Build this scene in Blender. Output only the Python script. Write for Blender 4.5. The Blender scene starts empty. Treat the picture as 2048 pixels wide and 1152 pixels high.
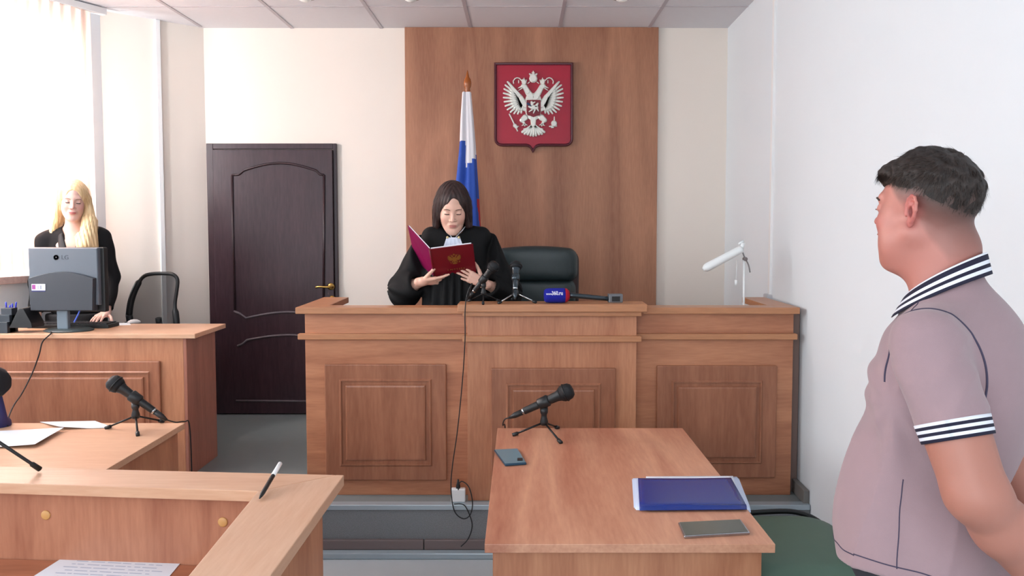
import bpy, bmesh, math, random
import numpy as np
from mathutils import Vector, Matrix, Euler

# ------------------------------------------------------------------ camera, world, lights, exposure
SC = bpy.context.scene
COL = SC.collection
PITCH = math.radians(3.0)
F = 1500.0                      # focal length in pixels of the 2048 px wide frame
CAMZ = 1.65
cam_d = bpy.data.cameras.new('camera'); cam = bpy.data.objects.new('camera', cam_d); COL.objects.link(cam)
cam.location = (0, 0, CAMZ); cam.rotation_euler = (math.radians(90) - PITCH, 0, 0)
cam_d.sensor_width = 36.0; cam_d.lens = 36.0 * F / 2048.0
cam_d.shift_x = -16.0 / 2048.0; cam_d.shift_y = -47.0 / 2048.0
cam_d.clip_start = 0.05
SC.camera = cam
SC.view_settings.view_transform = 'Standard'
SC.view_settings.look = 'None'
SC.view_settings.gamma = 1.0
SC.view_settings.use_curve_mapping = False
SC.view_settings.exposure = 0.15
SC.cycles.max_bounces = 6

w = bpy.data.worlds.new('daylight'); SC.world = w; w.use_nodes = True
bg = w.node_tree.nodes['Background']
bg.inputs[0].default_value = (0.84, 0.93, 1.0, 1); bg.inputs[1].default_value = 1.35

def area(name, loc, target, sx, sy, power, color):
    d = bpy.data.lights.new(name, 'AREA'); d.shape = 'RECTANGLE'; d.size = sx; d.size_y = sy
    d.energy = power; d.color = color
    o = bpy.data.objects.new(name, d); COL.objects.link(o); o.location = loc
    o.rotation_euler = (Vector(target) - Vector(loc)).to_track_quat('-Z', 'Y').to_euler()
    return o
# daylight outside the long row of windows on the left, and outside the window behind the blind
area('window_daylight', (-5.2, 1.6, 2.5), (0, 2.4, 1.1), 3.8, 1.8, 150, (0.95, 0.98, 1.0))
area('window_daylight_far', (-3.75, 4.3, 2.2), (-2.9, 4.8, 2.0), 1.5, 1.9, 420, (0.97, 0.98, 1.0))
# the room's own light from the windows behind the camera
area('window_daylight_rear', (-1.2, -1.6, 2.1), (0.3, 3, 1.3), 2.6, 1.6, 45, (0.95, 0.97, 1.0))

# ------------------------------------------------------------------ helpers
CP, SP = math.cos(PITCH), math.sin(PITCH)
def P(px, py, Y):
    """world point seen at pixel (px, py) of the 2048x1152 frame at depth Y"""
    t = (529.0 - py) / F
    dz = Y * (t * CP - SP) / (CP + t * SP)
    d = Y * CP - dz * SP
    return Vector(((px - 1040.0) / F * d, Y, CAMZ + dz))
def PZ(px, py, z):
    t = (529.0 - py) / F; dz = z - CAMZ
    Y = dz * (CP + t * SP) / (t * CP - SP)
    return P(px, py, Y)

def lin(c):
    return tuple(((v / 255.0) / 12.92 if v / 255.0 <= 0.04045 else ((v / 255.0 + 0.055) / 1.055) ** 2.4) for v in c) + (1,)

def nmat(name):
    m = bpy.data.materials.new(name); m.use_nodes = True
    nt = m.node_tree; b = nt.nodes['Principled BSDF']
    return m, nt, b
def mat(name, rgb, rough=0.6, metal=0.0, var=0.0, vscale=20, bump=0.0, bscale=200, spec=0.5, sheen=0, coat=0):
    m, nt, b = nmat(name)
    c = lin(rgb)
    b.inputs['Base Color'].default_value = c
    b.inputs['Roughness'].default_value = rough
    b.inputs['Metallic'].default_value = metal
    b.inputs['Specular IOR Level'].default_value = spec
    if sheen: b.inputs['Sheen Weight'].default_value = sheen
    if coat: b.inputs['Coat Weight'].default_value = coat
    tc = nt.nodes.new('ShaderNodeTexCoord')
    n = nt.nodes.new('ShaderNodeTexNoise'); n.inputs['Scale'].default_value = vscale; n.inputs['Detail'].default_value = 4
    nt.links.new(tc.outputs['Object'], n.inputs['Vector'])
    if var > 0:
        mx = nt.nodes.new('ShaderNodeMix'); mx.data_type = 'RGBA'
        mx.inputs[6].default_value = tuple(v * (1 - var) for v in c[:3]) + (1,)
        mx.inputs[7].default_value = tuple(min(1, v * (1 + var)) for v in c[:3]) + (1,)
        nt.links.new(n.outputs['Fac'], mx.inputs[0]); nt.links.new(mx.outputs[2], b.inputs['Base Color'])
    if bump > 0:
        n2 = nt.nodes.new('ShaderNodeTexNoise'); n2.inputs['Scale'].default_value = bscale; n2.inputs['Detail'].default_value = 3
        nt.links.new(tc.outputs['Object'], n2.inputs['Vector'])
        bp = nt.nodes.new('ShaderNodeBump'); bp.inputs['Strength'].default_value = bump; bp.inputs['Distance'].default_value = 0.002
        nt.links.new(n2.outputs['Fac'], bp.inputs['Height']); nt.links.new(bp.outputs['Normal'], b.inputs['Normal'])
    return m
def wood(name, light, dark, axis='z', scale=1.0, rough=0.35, fig=0.5, coarse=5.0):
    """laminate with grain along the given axis: broad bands, a cathedral figure and fine streaks"""
    m, nt, b = nmat(name); L = nt.links
    tc = nt.nodes.new('ShaderNodeTexCoord')
    def mapped(sc):
        mp = nt.nodes.new('ShaderNodeMapping')
        s = {'x': (0.12, 1, 1), 'y': (1, 0.12, 1), 'z': (1, 1, 0.12)}[axis]
        mp.inputs['Scale'].default_value = tuple(v * sc * scale for v in s)
        L.new(tc.outputs['Object'], mp.inputs['Vector']); return mp
    n1 = nt.nodes.new('ShaderNodeTexNoise'); n1.inputs['Scale'].default_value = 1; n1.inputs['Detail'].default_value = 2
    n1.inputs['Distortion'].default_value = 0.6
    L.new(mapped(coarse).outputs[0], n1.inputs['Vector'])
    wv = nt.nodes.new('ShaderNodeMath'); wv.operation = 'MULTIPLY'; wv.inputs[1].default_value = 7
    L.new(n1.outputs['Fac'], wv.inputs[0])
    fr = nt.nodes.new('ShaderNodeMath'); fr.operation = 'PINGPONG'; fr.inputs[1].default_value = 1
    L.new(wv.outputs[0], fr.inputs[0])
    n2 = nt.nodes.new('ShaderNodeTexNoise'); n2.inputs['Scale'].default_value = 1; n2.inputs['Detail'].default_value = 4
    L.new(mapped(90).outputs[0], n2.inputs['Vector'])
    a = nt.nodes.new('ShaderNodeMath'); a.operation = 'MULTIPLY'; a.inputs[1].default_value = fig
    L.new(fr.outputs[0], a.inputs[0])
    s2 = nt.nodes.new('ShaderNodeMath'); s2.operation = 'MULTIPLY_ADD'; s2.inputs[1].default_value = 1.0
    L.new(n2.outputs['Fac'], s2.inputs[0]); L.new(a.outputs[0], s2.inputs[2])
    mr = nt.nodes.new('ShaderNodeMapRange'); mr.inputs['From Min'].default_value = 0.3; mr.inputs['From Max'].default_value = 0.75 + fig
    L.new(s2.outputs[0], mr.inputs['Value'])
    mx = nt.nodes.new('ShaderNodeMix'); mx.data_type = 'RGBA'
    mx.inputs[6].default_value = lin(light); mx.inputs[7].default_value = lin(dark)
    L.new(mr.outputs[0], mx.inputs[0]); L.new(mx.outputs[2], b.inputs['Base Color'])
    b.inputs['Roughness'].default_value = rough
    b.inputs['Specular IOR Level'].default_value = 0.4
    return m

def empty(name, loc=(0, 0, 0), rz=0.0):
    o = bpy.data.objects.new(name, None); COL.objects.link(o); o.location = loc; o.rotation_euler = (0, 0, rz)
    o.empty_display_size = 0.05
    return o
def thing(name, label, cat, loc=(0, 0, 0), rz=0.0, group=None):
    o = empty(name, loc, rz); return tag(o, label, cat, group)
def tag(o, label, cat, group=None):
    o['label'] = label; o['category'] = cat
    if group: o['group'] = group
    return o
def rootmat(p):
    while p.parent: p = p.parent
    return Matrix.Translation(p.location) @ p.rotation_euler.to_matrix().to_4x4()

def link(name, me, m, parent=None, smooth=False, structure=False, world=True):
    o = bpy.data.objects.new(name, me); COL.objects.link(o)
    for x in (m if isinstance(m, (list, tuple)) else [m]): me.materials.append(x)
    if parent is not None:
        if world: me.transform(rootmat(parent).inverted())
        o.parent = parent
    if smooth: me.shade_smooth()
    if structure: o['kind'] = 'structure'
    return o
def from_np(name, V, Q, m, parent=None, smooth=True, cols=None, mi=None, world=True, structure=False):
    me = bpy.data.meshes.new(name)
    V = np.asarray(V, dtype=np.float32)
    if isinstance(Q, np.ndarray):
        n, k = Q.shape
        me.vertices.add(len(V)); me.vertices.foreach_set('co', V.ravel())
        me.loops.add(n * k); me.loops.foreach_set('vertex_index', Q.astype(np.int32).ravel())
        me.polygons.add(n); me.polygons.foreach_set('loop_start', (np.arange(n) * k).astype(np.int32))
        me.polygons.foreach_set('loop_total', np.full(n, k, dtype=np.int32))
        me.update(calc_edges=True)
    else:
        me.from_pydata([tuple(map(float, v)) for v in V], [], Q)
    if cols is not None:
        at = me.color_attributes.new('Col', 'FLOAT_COLOR', 'POINT')
        at.data.foreach_set('color', np.asarray(cols, dtype=np.float32).ravel())
    if mi is not None: me.polygons.foreach_set('material_index', np.asarray(mi, dtype=np.int32))
    me.validate()
    return link(name, me, m, parent, smooth, structure, world)
def finish(name, bm, m, parent=None, bevel=0.0, seg=2, smooth=False, structure=False, world=True, angle=35):
    bmesh.ops.recalc_face_normals(bm, faces=bm.faces[:])
    me = bpy.data.meshes.new(name); bm.to_mesh(me); bm.free()
    o = link(name, me, m, parent, smooth, structure, world)
    if bevel:
        md = o.modifiers.new('bevel', 'BEVEL'); md.width = bevel; md.segments = seg; md.limit_method = 'ANGLE'
        md.angle_limit = math.radians(angle)
    return o
def bx(bm, x0, x1, y0, y1, z0, z1, mi=0):
    vs = [bm.verts.new((x, y, z)) for x in (x0, x1) for y in (y0, y1) for z in (z0, z1)]
    for f in ((0, 1, 3, 2), (4, 6, 7, 5), (0, 4, 5, 1), (2, 3, 7, 6), (0, 2, 6, 4), (1, 5, 7, 3)):
        fc = bm.faces.new([vs[i] for i in f]); fc.material_index = mi
def box(name, x0, x1, y0, y1, z0, z1, m, parent=None, bevel=0.002, structure=False):
    bm = bmesh.new(); bx(bm, x0, x1, y0, y1, z0, z1)
    return finish(name, bm, m, parent, bevel, structure=structure)
def prism(bm, pts, off, mi=0):
    """pts: list of 3D points (planar polygon); off: extrusion vector"""
    off = Vector(off)
    a = [bm.verts.new(Vector(p)) for p in pts]; b = [bm.verts.new(Vector(p) + off) for p in pts]
    n = len(pts)
    f = bm.faces.new(a); f.material_index = mi; f = bm.faces.new(list(reversed(b))); f.material_index = mi
    for i in range(n):
        f = bm.faces.new((a[i], b[i], b[(i + 1) % n], a[(i + 1) % n])); f.material_index = mi
def smooth_path(pts, n=8):
    """Catmull-Rom through the points"""
    pts = [Vector(p) for p in pts]; out = []
    for i in range(len(pts) - 1):
        p0 = pts[max(i - 1, 0)]; p1 = pts[i]; p2 = pts[i + 1]; p3 = pts[min(i + 2, len(pts) - 1)]
        for k in range(n):
            t = k / n
            out.append(0.5 * ((2 * p1) + (p2 - p0) * t + (2 * p0 - 5 * p1 + 4 * p2 - p3) * t * t + (3 * p1 - p0 - 3 * p2 + p3) * t ** 3))
    out.append(pts[-1]); return out
def tube(bm, pts, r, seg=8, mi=0, flat=1.0, up=None):
    pts = [Vector(p) for p in pts]; rings = []
    rr = r if isinstance(r, (list, tuple)) else [r] * len(pts)
    prev = None
    for i, p in enumerate(pts):
        t = (pts[min(i + 1, len(pts) - 1)] - pts[max(i - 1, 0)])
        if t.length < 1e-9: t = Vector((0, 0, 1))
        t.normalize()
        if prev is None:
            ref = Vector(up) if up else (Vector((0, 0, 1)) if abs(t.z) < 0.9 else Vector((1, 0, 0)))
            nrm = t.cross(ref).normalized()
        else:
            nrm = (prev - t * prev.dot(t)).normalized()
        prev = nrm; bn = t.cross(nrm)
        rings.append([bm.verts.new(p + (nrm * math.cos(a) + bn * math.sin(a) * flat) * rr[i]) for a in [2 * math.pi * k / seg for k in range(seg)]])
    for a, b in zip(rings[:-1], rings[1:]):
        for k in range(seg):
            f = bm.faces.new((a[k], a[(k + 1) % seg], b[(k + 1) % seg], b[k])); f.material_index = mi; f.smooth = True
    for rg, rev in ((rings[0], True), (rings[-1], False)):
        f = bm.faces.new(list(reversed(rg)) if rev else rg); f.material_index = mi
def lathe(bm, prof, M=None, seg=24, mi=0):
    """prof: list of (r, z); revolve about z, transformed by M"""
    M = M or Matrix.Identity(4); rings = []
    for r, z in prof:
        if r < 1e-6: rings.append([bm.verts.new(M @ Vector((0, 0, z)))])
        else: rings.append([bm.verts.new(M @ Vector((r * math.cos(2 * math.pi * k / seg), r * math.sin(2 * math.pi * k / seg), z))) for k in range(seg)])
    for a, b in zip(rings[:-1], rings[1:]):
        for k in range(seg):
            k2 = (k + 1) % seg
            if len(a) == 1 and len(b) == 1: continue
            if len(a) == 1: vs = (a[0], b[k], b[k2])
            elif len(b) == 1: vs = (a[k], b[0], a[k2])
            else: vs = (a[k], b[k], b[k2], a[k2])
            f = bm.faces.new(vs); f.smooth = True; f.material_index = mi
    for rg in (rings[0], rings[-1]):
        if len(rg) > 1: f = bm.faces.new(rg); f.material_index = mi
def axis_mat(p0, p1):
    """matrix taking +z to p0->p1 with origin p0"""
    p0 = Vector(p0); d = (Vector(p1) - p0)
    return Matrix.Translation(p0) @ d.to_track_quat('Z', 'Y').to_matrix().to_4x4()
def text_mesh(name, s, size, depth, m, parent, M, align='CENTER', bold=0.0):
    cu = bpy.data.curves.new(name, 'FONT'); cu.body = s; cu.size = size; cu.extrude = depth; cu.align_x = align; cu.align_y = 'CENTER'
    cu.offset = bold; cu.resolution_u = 4
    t = bpy.data.objects.new(name, cu); COL.objects.link(t)
    dg = bpy.context.evaluated_depsgraph_get()
    me = bpy.data.meshes.new_from_object(t.evaluated_get(dg))
    bpy.data.objects.remove(t); bpy.data.curves.remove(cu)
    me.materials.clear(); me.transform(M)
    return link(name, me, m, parent)

# ------------------------------------------------------------------ materials
WOOD_V = wood('apple_wood_vertical', (196, 139, 105), (162, 104, 76), 'z')
WOOD_H = wood('apple_wood_horizontal', (196, 137, 103), (158, 100, 73), 'x', fig=0.6)
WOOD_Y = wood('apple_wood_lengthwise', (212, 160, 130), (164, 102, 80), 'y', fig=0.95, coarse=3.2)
WOOD_BAND = wood('apple_wood_edge_band', (190, 134, 96), (172, 118, 84), 'x', fig=0.1)
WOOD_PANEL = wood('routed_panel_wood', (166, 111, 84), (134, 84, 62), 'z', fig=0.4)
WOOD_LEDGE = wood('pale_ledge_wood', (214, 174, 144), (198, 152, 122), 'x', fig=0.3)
WOOD_WALL = wood('wall_panelling_wood', (176, 126, 98), (136, 90, 68), 'z', scale=1.0, fig=0.85, coarse=2.6, rough=0.5)
DARKWOOD = wood('wenge_door_wood', (66, 46, 52), (48, 32, 37), 'z', fig=0.2, rough=0.3)
WALL_CREAM = mat('cream_paint', (232, 222, 212), 0.85, var=0.02, vscale=3, bump=0.05, bscale=120)
WALL_WHITE = mat('white_paint', (226, 232, 236), 0.85, var=0.015, vscale=3, bump=0.05, bscale=120)
TILE = mat('ceiling_tile', (222, 220, 224), 0.9, var=0.02, vscale=30, bump=0.1)
TBAR = mat('ceiling_bar', (186, 178, 184), 0.5)
LINO2 = mat('lit_grey_lino', (168, 176, 180), 0.5, var=0.04, vscale=12)  # lit copy of the podium lino, brighter light put into the colour
LINO = mat('grey_lino', (124, 132, 132), 0.45, var=0.05, vscale=12)
CARPET = mat('speckled_carpet', (128, 131, 134), 0.95, var=0.5, vscale=260, bump=0.4)
PLINTH = mat('brown_plinth', (122, 108, 106), 0.5)
NOSING = mat('metal_nosing', (176, 190, 198), 0.35, metal=0.4)
WHITE_PL = mat('white_plastic', (232, 232, 232), 0.4)
BLACK_PL = mat('black_plastic', (24, 25, 27), 0.45)
BLACK_MT = mat('black_metal', (22, 22, 24), 0.35, metal=0.3)
CHROME = mat('chrome', (200, 205, 208), 0.15, metal=1.0)
BRASS = mat('brass', (200, 160, 90), 0.25, metal=1.0)
CABLE = mat('cable_rubber', (20, 20, 22), 0.6)
PAPER = mat('paper', (228, 232, 240), 0.8)
INK = mat('ink', (176, 186, 206), 0.8)
GOLD = mat('gold_print', (150, 100, 45), 0.5, metal=0.3)
# ------------------------------------------------------------------ the room
PZ_POD = 0.25; CEIL = CAMZ + 1.43; YB = 5.53
XR0 = 1.344                                        # right wall x at y = 0
def xr(y): return XR0 + 0.03 * y
KNEE = Vector((-2.30, YB)); CORNER = Vector((-2.80, 5.08)); WDIR = Vector((-0.32, -0.58)).normalized()
def wallpt(s): return CORNER + WDIR * s           # point on the window wall, s metres from the corner
Y0 = -1.2
def vwall(name, a, b, z0, z1, m, thick=0.12, side=1):
    a = Vector(a); b = Vector(b); n = Vector((-(b - a).y, (b - a).x)).normalized() * thick * side
    bm = bmesh.new()
    prism(bm, [(a.x, a.y, z0), (b.x, b.y, z0), (b.x + n.x, b.y + n.y, z0), (a.x + n.x, a.y + n.y, z0)], (0, 0, z1 - z0))
    return finish(name, bm, m, structure=True)
SEND = 7.4
S_W0 = 0.20; S_W1 = 6.9; ZS = 1.345; ZT = 2.98     # the window opening
far = wallpt(SEND)
bm = bmesh.new()
fp = [(CORNER.x - .3, YB + .2), (xr(YB) + .15, YB + .2), (xr(Y0) + .15, far.y), (far.x - .3, far.y)]
prism(bm, [(x, y, 0) for x, y in fp], (0, 0, -0.1)); finish('floor', bm, LINO2, structure=True)
vwall('wall_back', (xr(YB), YB), KNEE, 0, CEIL + .05, WALL_CREAM, side=-1)
vwall('wall_back_left', KNEE, CORNER, 0, CEIL + .05, WALL_CREAM, side=-1)
vwall('wall_right', (xr(far.y), far.y), (xr(YB) , YB), 0, CEIL + .05, WALL_WHITE, side=-1)
# window wall: one mesh with the opening left free
bm = bmesh.new()
def wseg(s0, s1, z0, z1):
    a, b = wallpt(s0), wallpt(s1); n = Vector((WDIR.y, -WDIR.x)) * 0.3
    prism(bm, [(a.x, a.y, z0), (b.x, b.y, z0), (b.x + n.x, b.y + n.y, z0), (a.x + n.x, a.y + n.y, z0)], (0, 0, z1 - z0))
wseg(0, SEND, 0, ZS); wseg(0, SEND, ZT, CEIL + .05); wseg(0, S_W0, ZS, ZT); wseg(S_W1, SEND, ZS, ZT); wseg(1.62, 1.9, ZS, ZT)
finish('wall_left', bm, WALL_WHITE, structure=True)
NW = Vector((WDIR.y, -WDIR.x))                    # outward from the room
def wq(bm, s0, s1, z0, z1, d0, d1, mi=0):
    a, b = wallpt(s0), wallpt(s1)
    p = [a + NW * d0, b + NW * d0, b + NW * d1, a + NW * d1]
    prism(bm, [(q.x, q.y, z0) for q in p], (0, 0, z1 - z0), mi)
glass_m, nt, b = nmat('window_glass')
out = nt.nodes['Material Output']; tr = nt.nodes.new('ShaderNodeBsdfTransparent'); gl = nt.nodes.new('ShaderNodeBsdfGlossy')
gl.inputs['Roughness'].default_value = 0.02; mxs = nt.nodes.new('ShaderNodeMixShader'); mxs.inputs[0].default_value = 0.06
nt.links.new(tr.outputs[0], mxs.inputs[1]); nt.links.new(gl.outputs[0], mxs.inputs[2]); nt.links.new(mxs.outputs[0], out.inputs[0])
for i, (s0, s1) in enumerate(((S_W0, 1.62), (1.9, S_W1))):
    wroot = empty('window_%d' % (i + 1)); wroot['kind'] = 'structure'
    bm = bmesh.new()
    n = 2 if i == 0 else 5
    wq(bm, s0, s1, ZS, ZS + .06, .12, .18); wq(bm, s0, s1, ZT - .06, ZT, .12, .18)
    for k in range(n + 1):
        s = s0 + (s1 - s0) * k / n; s = min(max(s, s0 + .03), s1 - .03)
        wq(bm, s - .03, s + .03, ZS + .06, ZT - .06, .12, .18)
    finish('window_frame', bm, WHITE_PL, wroot)
    for k in range(n):
        bm = bmesh.new(); wq(bm, s0 + (s1 - s0) * k / n + .03, s0 + (s1 - s0) * (k + 1) / n - .03, ZS + .06, ZT - .06, .145, .151)
        finish('pane', bm, glass_m, wroot)
    bm = bmesh.new(); wq(bm, s0 - .02, s1 + .02, ZS - .045, ZS, -.10, .12)
    finish('window_sill', bm, mat('stone_sill', (186, 160, 152), 0.4, var=.25, vscale=60), wroot, bevel=.004)
# ceiling with its tile grid
bm = bmesh.new()
prism(bm, [(x, y, CEIL) for x, y in fp], (0, 0, 0.08), 0)
def inside_x(y):                                    # clip the bars to the room
    if y > CORNER.y: l = CORNER.x + (KNEE.x - CORNER.x) * (y - CORNER.y) / (YB - CORNER.y)
    else: l = wallpt((CORNER.y - y) / -WDIR.y).x
    return l, xr(y)
GX = [-0.36 + 0.647 * k for k in range(-7, 4)]
GY = [4.99 - 0.647 * k for k in range(0, 9)]
for g in GX:
    ys = [yy for yy in np.linspace(far.y + .1, YB, 160) if inside_x(yy)[0] < g < inside_x(yy)[1]]
    if ys: bx(bm, g - .012, g + .012, min(ys), max(ys), CEIL - .004, CEIL + .001, 1)
for g in GY:
    l, r = inside_x(g); bx(bm, l, r, g - .006, g + .006, CEIL - .003, CEIL + .001, 1)
finish('ceiling', bm, [TILE, TBAR], structure=True)
# podium
bm = bmesh.new(); YP = 3.70
lx = wallpt((CORNER.y - YP) / -WDIR.y).x
prism(bm, [(lx, YP, .0), (xr(YP), YP, .0), (xr(YB), YB, .0), (KNEE.x, KNEE.y, .0), (CORNER.x, CORNER.y, .0)], (0, 0, PZ_POD))
finish('floor_podium', bm, LINO, structure=True)
box('trim_podium_riser', lx + .01, xr(YP) - .005, YP - .012, YP, .075, PZ_POD - .02, CARPET, bevel=0, structure=True)
box('trim_podium_nosing', lx + .01, xr(YP) - .005, YP - .022, YP + .03, PZ_POD - .022, PZ_POD + .004, NOSING, bevel=.003, structure=True)
bm = bmesh.new()
bx(bm, lx + .01, -.483, YP - .03, YP, .028, .078); bx(bm, -.479, xr(YP) - .005, YP - .03, YP, .028, .078)
finish('trim_podium_plinth', bm, PLINTH, bevel=.004, structure=True)
box('trim_floor_strip', lx + .01, xr(YP) - .01, YP - .075, YP - .03, .0, .03, NOSING, bevel=.004, structure=True)
bm = bmesh.new(); prism(bm, [(xr(3.7) - .002, 3.7, PZ_POD), (xr(3.7) - .03, 3.7, PZ_POD), (xr(5.53) - .03, 5.52, PZ_POD), (xr(5.53) - .002, 5.52, PZ_POD)], (0, 0, .07))
finish('baseboard_right', bm, mat('grey_baseboard', (120, 116, 112), .5), bevel=.004, structure=True)
# wiring ducts on the walls
a = P(298, 300, 5.16)
t_ = (a.x - CORNER.x) / (KNEE.x - CORNER.x); c = CORNER + (KNEE - CORNER) * t_
bm = bmesh.new(); d = (KNEE - CORNER).normalized(); n = Vector((d.y, -d.x))
p = [c - d * .016, c + d * .016, c + d * .016 + n * .02, c - d * .016 + n * .02]
prism(bm, [(q.x, q.y, .3) for q in p], (0, 0, CEIL - .3)); finish('trim_duct_left', bm, WHITE_PL, bevel=.003, structure=True)
yd = 4.40
box('trim_duct_right', xr(yd) - .014, xr(yd) + .002, yd - .016, yd + .016, 1.24, CEIL, WHITE_PL, bevel=.003, structure=True)
sk = thing('wall_socket', 'small grey socket box at the foot of the duct on the right wall', 'socket', (xr(yd) - .02, yd, 1.18))
box('housing', xr(yd) - .034, xr(yd) - .001, yd - .035, yd + .035, 1.18, 1.245, mat('grey_socket', (190, 190, 194), .5), sk, bevel=.006)
# wood panel behind the bench
X0p, X1p = P(811, 300, YB - .03).x, P(1315, 300, YB - .03).x
wp = thing('wall_panel', 'tall brown wood wall panel behind the judge with the shield and flag before it', 'wall panel', ((X0p + X1p) / 2, YB - .02, PZ_POD))
box('board', X0p, X1p, YB - .03, YB - .001, PZ_POD, CEIL - .001, WOOD_WALL, wp, bevel=.002)
# door
XD0, XD1 = P(428, 500, YB).x, P(674, 500, YB).x; ZD0, ZD1 = PZ_POD, P(500, 296, YB).z
dr = empty('door_1', ((XD0 + XD1) / 2, YB, PZ_POD)); dr['kind'] = 'structure'
bm = bmesh.new()
bx(bm, XD0 - .03, XD0 + .02, YB - .03, YB - .001, ZD0, ZD1 + .03); bx(bm, XD1 - .012, XD1 + .012, YB - .03, YB - .001, ZD0, ZD1 + .03)
bx(bm, XD0 + .02, XD1 - .012, YB - .03, YB - .001, ZD1 - .01, ZD1 + .03)
finish('door_frame', bm, DARKWOOD, dr, bevel=.003)
box('door_leaf', XD0 + .023, XD1 - .014, YB - .05, YB - .004, ZD0 + .008, ZD1 - .016, DARKWOOD, dr, bevel=.004)
MOULD = mat('door_moulding_dark', (52, 34, 38), .3); MOULD2 = mat('door_moulding_grey', (96, 84, 88), .35)
YM = YB - .052
def mould(pts, m, r=.009):
    bm = bmesh.new(); tube(bm, [P(x, y, YM) for x, y in pts], r, 8)
    return finish('moulding', bm, m, dr)
up_l = [(466, 690 - 370 + 20)]
arch = [(464, 350), (478, 349), (487, 341)] + [(487 + (632 - 487) * k / 12, 341 - 15 * math.sin(math.pi * k / 12)) for k in range(1, 12)] + [(632, 341), (640, 349), (648, 350)]
mould(arch, MOULD); mould([(464, 350), (466, 480), (470, 620)], MOULD); mould([(648, 350), (648, 480), (647, 612)], MOULD)
mould([(468, 622), (480, 627), (492, 636)] + [(492 + 170 * k / 12, 636 - 12 * math.sin(math.pi * k / 12)) for k in range(1, 13)], MOULD2, .008)
mould([(475, 692), (485, 688), (494, 680)] + [(494 + 165 * k / 12, 680 - 10 * math.sin(math.pi * k / 12)) for k in range(1, 13)], MOULD2, .008)
mould([(472, 801), (660, 803)], MOULD2, .007)
hp = P(662, 573, YB - .05)
bm = bmesh.new(); lathe(bm, [(0, 0), (.026, 0), (.026, .006), (.018, .01), (.010, .012), (.010, .05), (0, .05)], axis_mat(hp, hp + Vector((0, -1, 0))), 20)
tube(bm, smooth_path([hp + Vector((0, -.045, 0)), hp + Vector((-.03, -.05, 0)), hp + Vector((-.08, -.045, .002)), hp + Vector((-.10, -.04, -.004))], 4), .0085, 8)
hd = finish('door_handle', bm, BRASS, dr)
kp = P(664, 597, YB - .05); bm = bmesh.new(); lathe(bm, [(0, 0), (.022, 0), (.022, .006), (0, .008)], axis_mat(kp, kp + Vector((0, -1, 0))), 20)
finish('keyhole_plate', bm, BRASS, dr)

# ceiling lamps
LENS = mat('lamp_lens', (240, 240, 236), .3)
lab = ['round white ceiling spotlight above the door side, leftmost of the three', 'round white ceiling spotlight just left of the wood panel', 'round white ceiling spotlight above and right of the shield']
for i, gx in enumerate((-1.3165, -.6695, .6245)):
    l = thing('ceiling_lamp', lab[i], 'ceiling lamp', (gx, 4.67, CEIL), group='spotlights in the ceiling')
    bm = bmesh.new(); lathe(bm, [(.04, -.030), (.05, -.042), (.066, -.040), (.078, -.016), (.085, -.004), (.085, .0), (.04, .0)], Matrix.Translation((gx, 4.67, CEIL)), 32)
    finish('trim_ring', bm, mat('lamp_ring', (214, 212, 210), .25, metal=.5), l)
    bm = bmesh.new(); lathe(bm, [(0, -.066), (.02, -.063), (.036, -.052), (.044, -.036), (.044, -.002), (0, -.002)], Matrix.Translation((gx, 4.67, CEIL)), 32)
    finish('lens', bm, LENS, l)

# vertical blind
slat_m, nt, b = nmat('blind_fabric'); out = nt.nodes['Material Output']
df = nt.nodes.new('ShaderNodeBsdfDiffuse'); tl = nt.nodes.new('ShaderNodeBsdfTranslucent'); mxs = nt.nodes.new('ShaderNodeMixShader')
df.inputs[0].default_value = lin((250, 236, 230)); tl.inputs[0].default_value = lin((255, 240, 232)); mxs.inputs[0].default_value = .7
nt.links.new(df.outputs[0], mxs.inputs[1]); nt.links.new(tl.outputs[0], mxs.inputs[2]); nt.links.new(mxs.outputs[0], out.inputs[0])
bl = thing('vertical_blind', 'pale pink vertical blind glowing before the window on the left', 'blind', (wallpt(.8).x, wallpt(.8).y, ZS + .05))
bm = bmesh.new(); wq(bm, .02, 1.75, CEIL - .05, CEIL - .008, -.11, -.06); finish('headrail', bm, WHITE_PL, bl, bevel=.004)
rng = random.Random(3)
n = 24
for k in range(n):
    s = .15 + k * .0665; cx = wallpt(s) - NW * .085
    ang = math.atan2(WDIR.y, WDIR.x) + math.radians(24 + rng.uniform(-3, 3))
    dv = Vector((math.cos(ang), math.sin(ang))); nv = Vector((-dv.y, dv.x))
    V = []; Q = []
    for j, z in enumerate((ZS + .035, CEIL - .05)):
        for i in range(7):
            u = (i - 3) / 3; q = cx + dv * (u * .0445) + nv * (.006 * (1 - u * u))
            V.append((q.x, q.y, z))
        for i in range(7):
            u = (i - 3) / 3; q = cx + dv * (u * .0445) + nv * (.006 * (1 - u * u) + .0008)
            V.append((q.x, q.y, z))
    for i in range(6):
        Q += [(i, i + 1, 14 + i + 1, 14 + i), (7 + i, 14 + 7 + i, 14 + 8 + i, 8 + i), (i, 7 + i, 8 + i, i + 1), (14 + i, 15 + i, 22 + i, 21 + i)]
    Q += [(0, 14, 21, 7), (6, 13, 27, 20)]
    from_np('slat', V, Q, slat_m, bl)
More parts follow.
